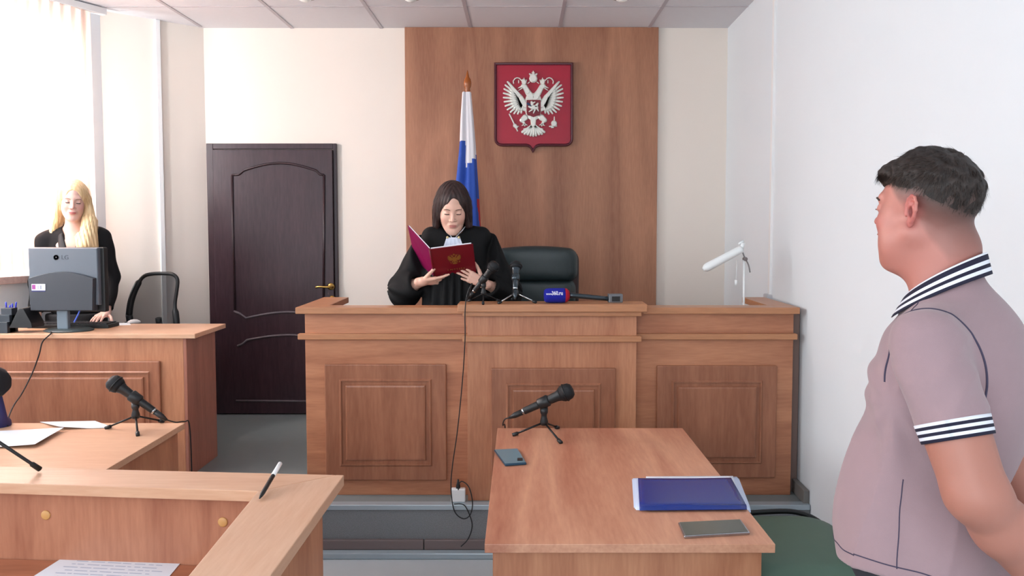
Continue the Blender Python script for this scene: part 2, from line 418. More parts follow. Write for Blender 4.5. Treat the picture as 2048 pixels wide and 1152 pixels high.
# ------------------------------------------------------------------ judge's bench
def routed(x0, x1, z0, z1, yf, parent, inset=.075):
    """raised panel fixed on a front at depth yf: outer board, groove, raised field"""
    bm = bmesh.new()
    t = .018
    bx(bm, x0, x1, yf - t, yf, z0, z1)
    o = finish('raised_panel', bm, WOOD_PANEL, parent, bevel=.006, seg=3)
    # groove + field as a stepped frustum stack
    V = []; Q = []
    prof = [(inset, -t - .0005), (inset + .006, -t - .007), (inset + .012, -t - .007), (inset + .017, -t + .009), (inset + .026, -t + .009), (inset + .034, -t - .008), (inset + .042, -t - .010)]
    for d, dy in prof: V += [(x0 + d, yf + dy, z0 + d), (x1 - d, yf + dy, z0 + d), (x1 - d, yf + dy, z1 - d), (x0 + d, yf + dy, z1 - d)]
    for i in range(len(prof) - 1):
        for k in range(4): Q.append((i * 4 + k, i * 4 + (k + 1) % 4, i * 4 + 4 + (k + 1) % 4, i * 4 + 4 + k))
    k = (len(prof) - 1) * 4; Q.append((k, k + 1, k + 2, k + 3))
    me = from_np('field', V, Q, WOOD_PANEL, o, smooth=False)
    return o
BL, BR = P(612, 800, 3.83).x, 1.405
jb = thing('judge_bench', 'long apple-wood judge bench with three fronts and routed panels on the podium', 'judge bench', (.15, 3.83, PZ_POD))
ZW1, ZW0 = CAMZ - .417, CAMZ - .450           # wing top slab
ZL1, ZL0 = CAMZ - .554, CAMZ - .584           # ledge strip
ZM1, ZM0 = CAMZ - .392, CAMZ - .442
MX0, MX1 = P(935, 800, 3.75).x, P(1272, 800, 3.75).x
box('wing_front', BL, MX0, 3.83, 3.85, PZ_POD, ZW0, WOOD_H, jb)
box('wing_front', MX1, BR, 3.83, 3.85, PZ_POD, ZW0, WOOD_H, jb)
bm = bmesh.new(); bx(bm, MX0, MX1, 3.75, 3.77, PZ_POD, ZM0); bx(bm, MX0, MX0 + .018, 3.77, 3.85, PZ_POD, ZM0); bx(bm, MX1 - .018, MX1, 3.77, 3.85, PZ_POD, ZM0)
finish('centre_front', bm, WOOD_V, jb, bevel=.0015)
box('side_panel', BL, BL + .018, 3.85, 4.30, PZ_POD, ZW0, WOOD_V, jb)
box('side_panel', BR - .018, BR, 3.85, 4.30, PZ_POD, ZW0, WOOD_V, jb)
# ledge strips under the frieze
for (a, b, y) in ((BL - .03, MX0 - .001, 3.80), (MX1 + .001, BR + .012, 3.80)):
    box('ledge_strip', a, b, y, 3.835, ZL0, ZL1, WOOD_BAND, jb, bevel=.004)
box('ledge_strip', MX0 - .022, MX1 + .022, 3.722, 3.755, ZL0, ZL1, WOOD_BAND, jb, bevel=.004)
# top slabs
bm = bmesh.new(); bx(bm, BL - .035, MX0 - .02, 3.785, 3.90, ZW0, ZW1); bx(bm, BL - .035, BL + .11, 3.90, 4.34, ZW0, ZW1)
finish('top_slab', bm, WOOD_BAND, jb, bevel=.003)
bm = bmesh.new(); bx(bm, MX1 + .02, BR + .015, 3.785, 3.90, ZW0, ZW1); bx(bm, BR - .115, BR + .015, 3.90, 4.34, ZW0, ZW1)
finish('top_slab', bm, WOOD_BAND, jb, bevel=.003)
box('top_slab', MX0 - .045, MX1 + .045, 3.70, 3.86, ZM0 + .012, ZM1, WOOD_BAND, jb, bevel=.003)
box('under_moulding', MX0 - .02, MX1 + .02, 3.72, 3.86, ZM0 - .012, ZM0 + .012, WOOD_BAND, jb, bevel=.003)
bm = bmesh.new(); bx(bm, BL + .018, -.74, 3.86, 4.28, CAMZ - .64, CAMZ - .615); bx(bm, -.74, MX1, 3.86, 3.92, CAMZ - .64, CAMZ - .615); bx(bm, MX1, BR - .018, 3.86, 4.28, CAMZ - .64, CAMZ - .615)
finish('desk_surface', bm, WOOD_H, jb)
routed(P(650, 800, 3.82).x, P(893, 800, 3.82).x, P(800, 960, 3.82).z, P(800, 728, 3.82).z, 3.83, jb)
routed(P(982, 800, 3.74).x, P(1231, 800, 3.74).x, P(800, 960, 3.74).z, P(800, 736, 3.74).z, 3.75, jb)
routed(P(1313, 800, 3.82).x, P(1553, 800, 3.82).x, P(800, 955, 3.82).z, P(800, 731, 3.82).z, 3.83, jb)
box('filler_panel', BR + .003, xr(3.9) - .005, 3.88, 3.90, PZ_POD, ZW1 - .03, mat('grey_brown_board', (128, 106, 98), .6), jb)

# ------------------------------------------------------------------ clerk's desk
ZC = PZ_POD + .807
cd = thing('clerk_desk', 'apple-wood clerk desk with a routed front below the monitor', 'desk', (-2.5, 4.25, PZ_POD))
XC = P(366, 680, 4.10).x
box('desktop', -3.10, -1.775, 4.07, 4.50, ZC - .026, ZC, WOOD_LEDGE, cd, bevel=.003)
box('front_panel', -3.05, XC, 4.10, 4.12, PZ_POD, ZC - .026, WOOD_V, cd)
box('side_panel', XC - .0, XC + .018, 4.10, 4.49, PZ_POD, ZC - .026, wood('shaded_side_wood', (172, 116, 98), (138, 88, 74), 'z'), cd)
rp = routed(-3.0, P(322, 800, 4.09).x, PZ_POD + .12, P(300, 722, 4.09).z, 4.10, cd, inset=.055)

# ------------------------------------------------------------------ table in front on the right
tb = thing('table', 'long apple-wood table end-on before the bench, carrying the blue folder and a microphone', 'table', (.31, 2.7, 0))
TZ = .75
TX0, TX1 = -.10, .722
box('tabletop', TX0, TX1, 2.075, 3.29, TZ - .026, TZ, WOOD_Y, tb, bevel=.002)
box('end_panel', TX0 + .022, TX1 - .03, 2.10, 2.118, 0, TZ - .026, WOOD_V, tb)
box('end_panel', TX0 + .022, TX1 - .03, 3.24, 3.258, 0, TZ - .026, WOOD_V, tb)
box('modesty_panel', TX0 + .30, TX0 + .316, 2.118, 3.24, .25, TZ - .026, WOOD_V, tb)

# ------------------------------------------------------------------ table middle left
t2 = thing('table', 'apple-wood table on the left with loose papers and a microphone, below the clerk desk', 'table', (-2.2, 3.0, 0))
XT = P(370, 850, 3.375).x
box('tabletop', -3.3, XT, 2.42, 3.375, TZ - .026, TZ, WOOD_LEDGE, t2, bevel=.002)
box('end_panel', XT - .045, XT - .027, 2.45, 3.36, 0, TZ - .026, WOOD_V, t2)
box('back_panel', -3.2, XT - .045, 3.335, 3.352, .3, TZ - .026, WOOD_V, t2)

# ------------------------------------------------------------------ ledge desk bottom left
ld = thing('counter_desk', 'pale-topped L-shaped counter desk in the left foreground with a pen lying on its ledge', 'desk', (-1.2, 1.9, 0))
ZK = .95
A = PZ(-260, 927, ZK); B_ = PZ(688, 950, ZK); C = PZ(541, 1152, ZK); D = PZ(400, 1123, ZK); E = PZ(516, 982, ZK); Fp = PZ(-260, 958, ZK)
C2 = B_ + (C - B_) * 1.9; D2 = E + (D - E) * 2.3
bm = bmesh.new(); prism(bm, [A, PZ(672, 949.6, ZK), E, Fp], (0, 0, -.03))
far_ledge = finish('far_ledge', bm, WOOD_LEDGE, ld, bevel=.002)
bm = bmesh.new(); prism(bm, [PZ(673, 949.6, ZK), B_, C2, D2, E + (D2 - E) * .002], (0, 0, -.03))
wl = wood('pale_side_ledge_wood', (212, 174, 146), (198, 154, 124), 'y', fig=.2)
finish('side_ledge', bm, wl, ld, bevel=.002)
dirx = (B_ - A).normalized(); diry = (C2 - B_).normalized()
def off(p, a, b, z): q = p + dirx * a + diry * b; return Vector((q.x, q.y, z))
# upright boards under the ledges
bm = bmesh.new(); q0 = off(A, 0, .07, 0); q1 = off(B_, -.10, .07, 0)
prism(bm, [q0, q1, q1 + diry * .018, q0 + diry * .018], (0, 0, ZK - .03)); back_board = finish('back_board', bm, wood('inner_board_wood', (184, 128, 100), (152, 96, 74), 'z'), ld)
bm = bmesh.new(); q0 = off(B_, -.055, .03, 0); q1 = off(C2, -.055, -.03, 0)
prism(bm, [q0, q1, q1 - dirx * .018, q0 - dirx * .018], (0, 0, ZK - .03)); finish('side_board', bm, WOOD_V, ld)
bm = bmesh.new(); ZI = PZ(260, 1110, .72).z
q0 = off(A, 0, .09, ZI - .025); q1 = off(B_, -.09, .09, ZI - .025); q2 = q1 + diry * .9; q3 = q0 + diry * .9
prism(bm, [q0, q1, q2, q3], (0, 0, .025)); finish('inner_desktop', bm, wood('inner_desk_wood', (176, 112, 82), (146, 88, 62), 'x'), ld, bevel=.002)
# round cover caps on the back board
for px, py in ((92, 1030), (446, 1044)):
    # intersect with board plane
    pl = off(A, 0, .088, 0); nrm = Vector((-dirx.y, dirx.x, 0))
    ray = P(px, py, 2.0) - Vector((0, 0, CAMZ)); o0 = Vector((0, 0, CAMZ))
    t = (pl - o0).dot(nrm) / ray.dot(nrm); q = o0 + ray * t
    bm = bmesh.new(); nn = nrm if nrm.y < 0 else -nrm
    lathe(bm, [(0, 0), (.0135, 0), (.0135, .002), (.011, .0035), (0, .004)], axis_mat(q, q + nn), 20)
    finish('cover_cap', bm, mat('beige_cap', (206, 156, 96), .4), back_board)

# ------------------------------------------------------------------ coat of arms
YS = YB - .035
def E2(u, v, dy=0.0): return P(960 + u * 220 / 1152, 100 + v * 220 / 1152, YS - dy)
ca = thing('coat_of_arms', 'red shield with a silver double-headed eagle on the wood panel', 'coat of arms', P(1067, 300, YS))
def rnd(cx, cy, r, a0, a1, n=6): return [(cx + r * math.cos(math.radians(a0 + (a1 - a0) * k / n)), cy + r * math.sin(math.radians(a0 + (a1 - a0) * k / n))) for k in range(n + 1)]
def outline(i):
    return [(148 + i, 130 + i), (975 - i, 130 + i)] + rnd(895, 930, 80 - i, 0, 90) + [(620, 1010 - i), (585, 1025 - i * 1.2), (553, 1080 - i * 1.7), (522, 1025 - i * 1.2), (490, 1010 - i)] + rnd(228, 930, 80 - i, 90, 180)
bm = bmesh.new(); o1 = outline(0); o2 = outline(28); n = len(o1)
def ring(pts, dy): return [bm.verts.new(E2(u, v, dy)) for u, v in pts]
r0 = ring(o1, 0); r1 = ring(o1, .022); r2 = ring(outline(8), .032); r3 = ring(outline(20), .030); r4 = ring(o2, .020); r5 = ring(o2, 0)
for a, b in ((r0, r1), (r1, r2), (r2, r3), (r3, r4), (r4, r5), (r5, r0)):
    for k in range(n): bm.faces.new((a[k], a[(k + 1) % n], b[(k + 1) % n], b[k]))
finish('shield_frame', bm, mat('shield_frame_wood', (84, 34, 44), .3), ca)
bm = bmesh.new(); prism(bm, [E2(u, v, 0) for u, v in outline(27)], (0, -.016, 0)); finish('shield_field', bm, mat('red_shield', (160, 10, 44), .45, var=.04), ca)
SILVER = mat('silver_relief', (222, 222, 214), .35, metal=.25, var=.1, vscale=120)
def cap2(bm, p0, p1, w0, w1, d0, d1, f=E2):
    p0 = Vector(p0); p1 = Vector(p1); d = p1 - p0; L = d.length; d = d / L if L > 1e-6 else Vector((1, 0)); nn = Vector((-d.y, d.x)); a = math.atan2(d.y, d.x)
    pts = [(p0.x + w0 * math.cos(a + t), p0.y + w0 * math.sin(a + t)) for t in np.linspace(math.pi / 2, 3 * math.pi / 2, 6)]
    pts += [(p1.x + w1 * math.cos(a + t), p1.y + w1 * math.sin(a + t)) for t in np.linspace(-math.pi / 2, math.pi / 2, 6)]
    base = [bm.verts.new(f(u, v, d0)) for u, v in pts]
    cu = sum(p[0] for p in pts) / len(pts); cv = sum(p[1] for p in pts) / len(pts)
    mid = [bm.verts.new(f(u, v, (d0 + d1 * 2) / 3)) for u, v in pts]
    top = [bm.verts.new(f(cu + (u - cu) * .72, cv + (v - cv) * .72, d1)) for u, v in pts]
    m = len(pts)
    for A_, B2 in ((base, mid), (mid, top)):
        for k in range(m): bm.faces.new((A_[k], A_[(k + 1) % m], B2[(k + 1) % m], B2[k]))
    bm.faces.new(top)
def eagle(f=E2, name='eagle', m=None, parent=None, k=1.0, base=.016):
    bm = bmesh.new(); MX = 558
    def sym(p0, p1, w0, w1, h):
        cap2(bm, p0, p1, w0, w1, base, base + h * k, f)
        cap2(bm, (2 * MX - p0[0], p0[1]), (2 * MX - p1[0], p1[1]), w0, w1, base, base + h * k, f)
    tips = [(289, 334), (266, 368), (254, 408), (248, 452), (248, 498), (256, 542), (266, 586), (288, 624), (320, 650), (358, 664), (396, 668), (432, 658)]
    for i, t in enumerate(tips):
        r = (405 + i * 3, 470 + i * 10)
        sym(r, t, 20, 9, .010 + .002 * (i % 2))
        mid = (r[0] * .45 + t[0] * .55, r[1] * .45 + t[1] * .55)
        sym(r, mid, 20, 15, .017)
    sym((395, 510), (425, 590), 42, 34, .013)
    sym((300, 345), (420, 490), 12, 24, .020); sym((420, 490), (480, 590), 26, 30, .018); sym((430, 600), (480, 620), 24, 26, .014)
    cap2(bm, (558, 540), (558, 660), 92, 80, base, base + .016 * k, f)
    sym((540, 500), (500, 440), 38, 30, .020); sym((500, 440), (470, 385), 30, 26, .022); sym((470, 385), (450, 375), 27, 22, .024)
    sym((445, 378), (400, 398), 13, 4, .020); sym((440, 400), (402, 424), 7, 3, .018)
    sym((462, 340), (458, 322), 26, 22, .022); sym((462, 318), (462, 292), 8, 4, .018); sym((438, 326), (436, 312), 6, 4, .018); sym((484, 326), (488, 312), 6, 4, .018)
    cap2(bm, (558, 300), (558, 280), 44, 38, base, base + .022 * k, f); cap2(bm, (558, 258), (558, 222), 12, 6, base, base + .02 * k, f)
    cap2(bm, (544, 236), (572, 236), 5, 5, base, base + .018 * k, f); sym((530, 258), (520, 250), 10, 8, .018)
    # ribbons
    rb = [(520, 335), (500, 350), (505, 365)]; sym(rb[0], rb[1], 5, 5, .012)
    rb2 = [(432, 318), (412, 296), (388, 290), (365, 300), (348, 325), (352, 350)]
    for a, b in zip(rb2[:-1], rb2[1:]): sym(a, b, 6, 6, .012)
    sym((405, 318), (405, 345), 5, 5, .012)
    sym((475, 705), (440, 735), 32, 26, .018); sym((440, 735), (470, 780), 16, 12, .016)
    for t in ((438, 792), (470, 800), (495, 788)): sym((468, 776), t, 9, 4, .016)
    # tail
    cap2(bm, (558, 690), (558, 800), 36, 22, base, base + .018 * k, f)
    for t, wd in (((445, 858), 14), ((470, 876), 14), ((500, 882), 13), ((530, 894), 12)): sym((552, 780), t, 10, wd, .016)
    cap2(bm, (558, 790), (558, 898), 10, 12, base, base + .02 * k, f)
    sym((462, 830), (490, 822), 10, 8, .018)
    # sceptre and orb
    cap2(bm, (308, 672), (392, 846), 7, 7, base, base + .012 * k, f); cap2(bm, (365, 790), (380, 810), 20, 16, base, base + .016 * k, f); cap2(bm, (352, 802), (402, 800), 6, 6, base, base + .013 * k, f)
    cap2(bm, (775, 768), (776, 772), 32, 32, base, base + .018 * k, f); cap2(bm, (778, 735), (778, 700), 8, 5, base, base + .014 * k, f); cap2(bm, (728, 800), (800, 796), 7, 7, base, base + .013 * k, f); cap2(bm, (748, 812), (770, 812), 7, 6, base, base + .013 * k, f)
    return finish(name, bm, m or SILVER, parent)
eg = eagle(parent=ca)
bm = bmesh.new(); sh = [(487, 525), (635, 525), (635, 660), (625, 685), (590, 692), (560, 705), (530, 692), (497, 685), (487, 660)]
prism(bm, [E2(u, v, .030) for u, v in sh], (0, -.010, 0)); finish('breast_shield', bm, mat('deep_red_shield', (120, 8, 30), .45), eg, bevel=.002)
bm = bmesh.new()
for p0, p1, a, b in (((560, 600), (590, 600), 24, 22), ((585, 590), (606, 560), 16, 9), ((545, 570), (540, 545), 14, 12), ((540, 605), (512, 592), 12, 9), ((545, 625), (515, 645), 9, 6), ((575, 625), (560, 660), 9, 6), ((600, 615), (612, 640), 9, 5), ((555, 555), (575, 545), 8, 6)):
    cap2(bm, p0, p1, a, b, .040, .050)
finish('rider_relief', bm, SILVER, eg)
bm = bmesh.new(); cap2(bm, (500, 562), (530, 580), 12, 12, .040, .044); finish('rider_cloak', bm, mat('blue_enamel', (40, 50, 90), .4), eg)

# ------------------------------------------------------------------ flag on a pole
YF = 5.15
fl = thing('flag', 'white blue red flag hanging furled on a wooden pole behind the judge', 'flag', P(932, 700, YF) * 1)
fl.location = (P(934, 300, YF).x, YF, PZ_POD)
pole0 = Vector((P(934, 300, YF).x, YF, PZ_POD)); ptop = P(935, 184, YF)
bm = bmesh.new(); tube(bm, [pole0, Vector((ptop.x, YF, ptop.z))], .011, 12); finish('pole', bm, mat('pole_wood', (150, 80, 40), .35), fl)
bm = bmesh.new(); lathe(bm, [(.0, -.02), (.014, -.02), (.014, 0), (.020, .01), (.016, .02), (.024, .035), (.027, .06), (.022, .085), (.012, .10), (.010, .112), (.006, .13), (0, .15)], Matrix.Translation(ptop), 20)
finish('finial', bm, mat('varnished_finial', (156, 84, 36), .25), fl)
bm = bmesh.new(); lathe(bm, [(0, 0), (.16, 0), (.16, .02), (.05, .05), (.02, .09), (0, .09)], Matrix.Translation(pole0), 28); finish('pole_base', bm, BLACK_MT, fl)
# cloth: closed folded sheet hanging, widening downward
NU, NV = 96, 60; V = np.zeros((NV + 1, NU, 3)); ztop = ptop.z - .005; zbot = .75
prof_px = [(184, 926, 943), (240, 922, 948), (290, 920, 952), (340, 915, 955), (400, 908, 959), (455, 902, 962), (600, 896, 968), (760, 890, 974)]
for j in range(NV + 1):
    z = ztop + (zbot - ztop) * j / NV
    py = 450 - (z - CAMZ) / YF * F
    l = np.interp(py, [p[0] for p in prof_px], [p[1] for p in prof_px]); r = np.interp(py, [p[0] for p in prof_px], [p[2] for p in prof_px])
    cxm = ((l + r) / 2 - 1040) / F * YF; hw = (r - l) / 2 / F * YF
    for i in range(NU):
        a = 2 * math.pi * i / NU
        fold = 1 + .20 * math.sin(5 * a + 1.2 * j / NV) + .10 * math.sin(9 * a + 2)
        V[j, i] = (cxm + hw * math.cos(a) * (fold if abs(math.cos(a)) < .8 else 1), YF + (.02 + hw * .75) * math.sin(a) * fold, z)
Q = [];
for j in range(NV):
    for i in range(NU): Q.append((j * NU + i, j * NU + (i + 1) % NU, (j + 1) * NU + (i + 1) % NU, (j + 1) * NU + i))
Q = np.array(Q)
Vf = V.reshape(-1, 3)
cen = Vf[Q].mean(1); mi = np.zeros(len(Q), int)
for q in range(len(Q)):
    x, y, z = cen[q]; px = 1040 + F * x / y; py = 450 - (z - CAMZ) / y * F
    side = px < 932
    wb = 284 + max(0, (932 - px)) * .0 if side else 334 - (px - 932) * 1.0
    mi[q] = 0 if py < wb else 1
    if px > 960.5 - max(0, (458 - py)) * .12 and py > 395 or py > 560: mi[q] = 2
CLW = mat('flag_white', (226, 222, 226), .8); CLB = mat('flag_blue', (38, 78, 170), .75); CLR = mat('flag_red', (170, 36, 44), .75)
from_np('flag_cloth', Vf, Q, [CLW, CLB, CLR], fl, mi=mi)

# ------------------------------------------------------------------ chairs
LEATH = mat('dark_green_leather', (34, 46, 48), .38, var=.1, vscale=30, bump=.15, bscale=300)
def cushion(name, outline_pts, thick, M, m, parent, puff=.02, rows=10):
    """pillow-like solid from a closed outline (local x,z), puffed along -y"""
    n = len(outline_pts); o = np.array(outline_pts, float); c = o.mean(0)
    V = []; Q = []
    rings = []
    for s in (1, -1):
        for k in range(rows + 1):
            t = k / rows; sc = 1 - t
            bul = thick / 2 + puff * math.sqrt(max(0, 1 - sc ** 4))
            edge = thick / 2 * (1 - .5 * (1 if k == 0 else 0))
            idx = []
            for p in o:
                q = c + (p - c) * (sc if k < rows else 0)
                idx.append(len(V)); V.append((q[0], -s * (bul if k else edge * .7), q[1]))
            rings.append((s, idx))
    R = rows + 1
    for b in (0, R):
        for k in range(rows):
            a1 = rings[b + k][1]; a2 = rings[b + k + 1][1]
            for i in range(n): Q.append((a1[i], a1[(i + 1) % n], a2[(i + 1) % n], a2[i]))
    a1 = rings[0][1]; a2 = rings[R][1]
    for i in range(n): Q.append((a1[i], a2[i], a2[(i + 1) % n], a1[(i + 1) % n]))
    me = bpy.data.meshes.new(name); me.from_pydata([tuple(M @ Vector(v)) for v in V], [], Q)
    bm = bmesh.new(); bm.from_mesh(me); bmesh.ops.remove_doubles(bm, verts=bm.verts[:], dist=1e-5)
    bpy.data.meshes.remove(me)
    return finish(name, bm, m, parent, smooth=True)
def rrect(w, h, r, cx=0, cz=0, n=6, taper=0.0, crown=0.0):
    pts = []
    for sx, sz, a0 in ((1, 1, 0), (-1, 1, 90), (-1, -1, 180), (1, -1, 270)):
        for k in range(n + 1):
            a = math.radians(a0 + 90 * k / n); x = sx * (w / 2 - r) + r * math.cos(a); z = sz * (h / 2 - r) + r * math.sin(a)
            x *= 1 + taper * z / h
            z += crown * (1 - (2 * x / w) ** 2) if sz > 0 else 0
            pts.append((cx + x, cz + z))
    # add points along the top/bottom for the crown
    out = []
    for i, p in enumerate(pts):
        q = pts[(i + 1) % len(pts)]; out.append(p)
        if math.hypot(q[0] - p[0], q[1] - p[1]) > .08:
            for k in range(1, 6):
                x = p[0] + (q[0] - p[0]) * k / 6; z = p[1] + (q[1] - p[1]) * k / 6
                if p[1] > cz and q[1] > cz: z = max(p[1], q[1]) - (0) + crown * ((1 - (2 * (x - cx) / w) ** 2) - (1 - (2 * (p[0] - cx) / w) ** 2))
                out.append((x, z))
    return out
jc = thing('office_chair', 'high-backed dark green leather armchair behind the bench, right of the judge', 'chair', (.115, 4.78, PZ_POD))
cx = P(1072, 550, 4.70).x; zt = P(1072, 503, 4.70).z
cushion('headrest', rrect(.52, .20, .055, 0, -.085, crown=.02), .07, Matrix.Translation((cx, 4.70, zt)), LEATH, jc, .03)
cushion('backrest', rrect(.50, .46, .06, 0, -.40), .06, Matrix.Translation((cx, 4.715, zt)), LEATH, jc, .018)
cushion('shell', rrect(.545, .66, .07, 0, -.315, crown=.02), .03, Matrix.Translation((cx, 4.755, zt - .003)), mat('chair_shell_leather', (44, 26, 28), .4), jc, .01)
cushion('seat', rrect(.52, .50, .08, 0, 0), .08, Matrix.Translation((cx, 4.50, PZ_POD + .50)) @ Matrix.Rotation(math.radians(90), 4, 'X'), LEATH, jc, .02)
for s in (-1, 1):
    bm = bmesh.new(); tube(bm, smooth_path([(cx + s * .27, 4.72, PZ_POD + .55), (cx + s * .285, 4.70, PZ_POD + .70), (cx + s * .285, 4.50, PZ_POD + .72), (cx + s * .28, 4.32, PZ_POD + .70), (cx + s * .25, 4.36, PZ_POD + .52)], 6), .018, 10); finish('armrest', bm, BLACK_PL, jc)
bm = bmesh.new(); tube(bm, [(cx, 4.52, PZ_POD + .06), (cx, 4.52, PZ_POD + .46)], .03, 14); finish('gas_lift', bm, BLACK_MT, jc)
for k in range(5):
    a = 2 * math.pi * k / 5; e = Vector((cx + .28 * math.cos(a), 4.52 + .28 * math.sin(a), PZ_POD + .07))
    bm = bmesh.new(); tube(bm, [(cx, 4.52, PZ_POD + .10), e], [.025, .016], 8); lg = finish('base_leg', bm, BLACK_PL, jc)
    bm = bmesh.new(); lathe(bm, [(0, -.012), (.026, -.012), (.028, 0), (.026, .012), (0, .012)], axis_mat(e + Vector((0, 0, -.042)), e + Vector((math.cos(a + 1.57), math.sin(a + 1.57), -.042))), 14); finish('caster', bm, BLACK_PL, lg)

# mesh-backed chair
mesh_m, nt, b = nmat('chair_mesh'); out = nt.nodes['Material Output']
tr = nt.nodes.new('ShaderNodeBsdfTransparent'); mxs = nt.nodes.new('ShaderNodeMixShader'); mxs.inputs[0].default_value = .72
b.inputs['Base Color'].default_value = lin((60, 60, 62)); b.inputs['Roughness'].default_value = .8
nt.links.new(tr.outputs[0], mxs.inputs[1]); nt.links.new(b.outputs[0], mxs.inputs[2]); nt.links.new(mxs.outputs[0], out.inputs[0])
YC = 4.82
mc = thing('office_chair', 'black office chair with a see-through mesh back behind the clerk desk', 'chair', (P(308, 600, YC).x, YC + .0, PZ_POD))
op = [(258, 630), (262, 603), (272, 575), (286, 554), (303, 548), (328, 547), (346, 549), (355, 560), (353, 585), (350, 610), (353, 645), (352, 668), (330, 676), (290, 676), (266, 664)]
loop = smooth_path([P(x, y, YC + (.0 if y < 640 else -.02)) for x, y in op + op[:1]], 5)[:-1]
bm = bmesh.new(); rr = [(.021 if (abs(1040 + F * p.x / p.y - 262) < 14 and p.z < 1.35) or p.z < 1.1 else .012) for p in loop]
tube(bm, loop + loop[:1], rr + rr[:1], 8); fr = finish('back_frame', bm, BLACK_PL, mc)
V = []; Q = []; cc = sum(loop, Vector()) / len(loop); K = 8; n = len(loop)
for k in range(K + 1):
    for p in loop:
        q = cc + (p - cc) * (1 - k / K); V.append((q.x, q.y + .03 * (1 - (1 - k / K) ** 2), q.z))
for k in range(K):
    for i in range(n): Q.append((k * n + i, k * n + (i + 1) % n, (k + 1) * n + (i + 1) % n, (k + 1) * n + i))
from_np('back_mesh', V, Q, mesh_m, mc)
mx_ = cc.x
cushion('seat', rrect(.46, .44, .08, 0, 0), .07, Matrix.Translation((mx_ , 4.66 + .0, PZ_POD + .47)) @ Matrix.Rotation(math.radians(90), 4, 'X'), mat('black_seat_fabric', (26, 26, 28), .9), mc, .015)
bm = bmesh.new(); tube(bm, smooth_path([(mx_, YC + .01, 1.05), (mx_, YC + .05, .85), (mx_, YC + .0, .70), (mx_, 4.68, .68)], 5), .02, 8); finish('back_bracket', bm, BLACK_PL, mc)
bm = bmesh.new(); tube(bm, [(mx_, 4.68, PZ_POD + .05), (mx_, 4.68, PZ_POD + .44)], .026, 12); finish('gas_lift', bm, BLACK_MT, mc)
for k in range(5):
    a = 2 * math.pi * k / 5 + .3; e = Vector((mx_ + .27 * math.cos(a), 4.68 + .27 * math.sin(a), PZ_POD + .06))
    if e.y < 4.52: e.y = 4.52
    bm = bmesh.new(); tube(bm, [(mx_, 4.68, PZ_POD + .09), e], [.024, .015], 8); lg = finish('base_leg', bm, BLACK_PL, mc)
    bm = bmesh.new(); lathe(bm, [(0, -.01), (.022, -.01), (.024, 0), (.022, .01), (0, .01)], axis_mat(e + Vector((0, 0, -.036)), e + Vector((math.cos(a + 1.57), math.sin(a + 1.57), -.036))), 14); finish('caster', bm, BLACK_PL, lg)

# green chair beside the table, partly behind the man
GREEN = mat('green_upholstery', (84, 110, 94), .55, var=.08, vscale=8)
gx, gy = .985, 2.70
gc = thing('visitor_chair', 'green upholstered chair with black tube frame beside the right end of the table', 'chair', (gx, gy, 0))
cushion('seat', rrect(.48, .50, .12, 0, 0), .05, Matrix.Translation((gx, gy, .455)) @ Matrix.Rotation(math.radians(90), 4, 'X'), GREEN, gc, .028)
bm = bmesh.new(); tube(bm, smooth_path([(gx - .2, gy + .27, .475), (gx - .0, gy + .285, .488), (gx + .13, gy + .285, .488), (gx + .21, gy + .25, .465), (gx + .24, gy + .16, .43)], 6), .011, 8); finish('frame_rail', bm, BLACK_MT, gc)
cushion('backrest', rrect(.42, .30, .08, 0, 0), .035, Matrix.Translation((xr(2.7) - .075, gy, .74)) @ Matrix.Rotation(math.radians(90), 4, 'Z'), GREEN, gc, .018)
for s in (-1, 1):
    bm = bmesh.new(); tube(bm, smooth_path([(gx - .20, gy + s * .225, .011), (gx - .19, gy + s * .225, .40), (gx + .315, gy + s * .215, .42)], 5), .011, 8); finish('leg', bm, BLACK_MT, gc)
    bm = bmesh.new(); tube(bm, smooth_path([(gx + .33, gy + s * .215, .011), (gx + .325, gy + s * .215, .42), (xr(2.7) - .055, gy + s * .19, .84)], 5), .011, 8); finish('leg', bm, BLACK_MT, gc)
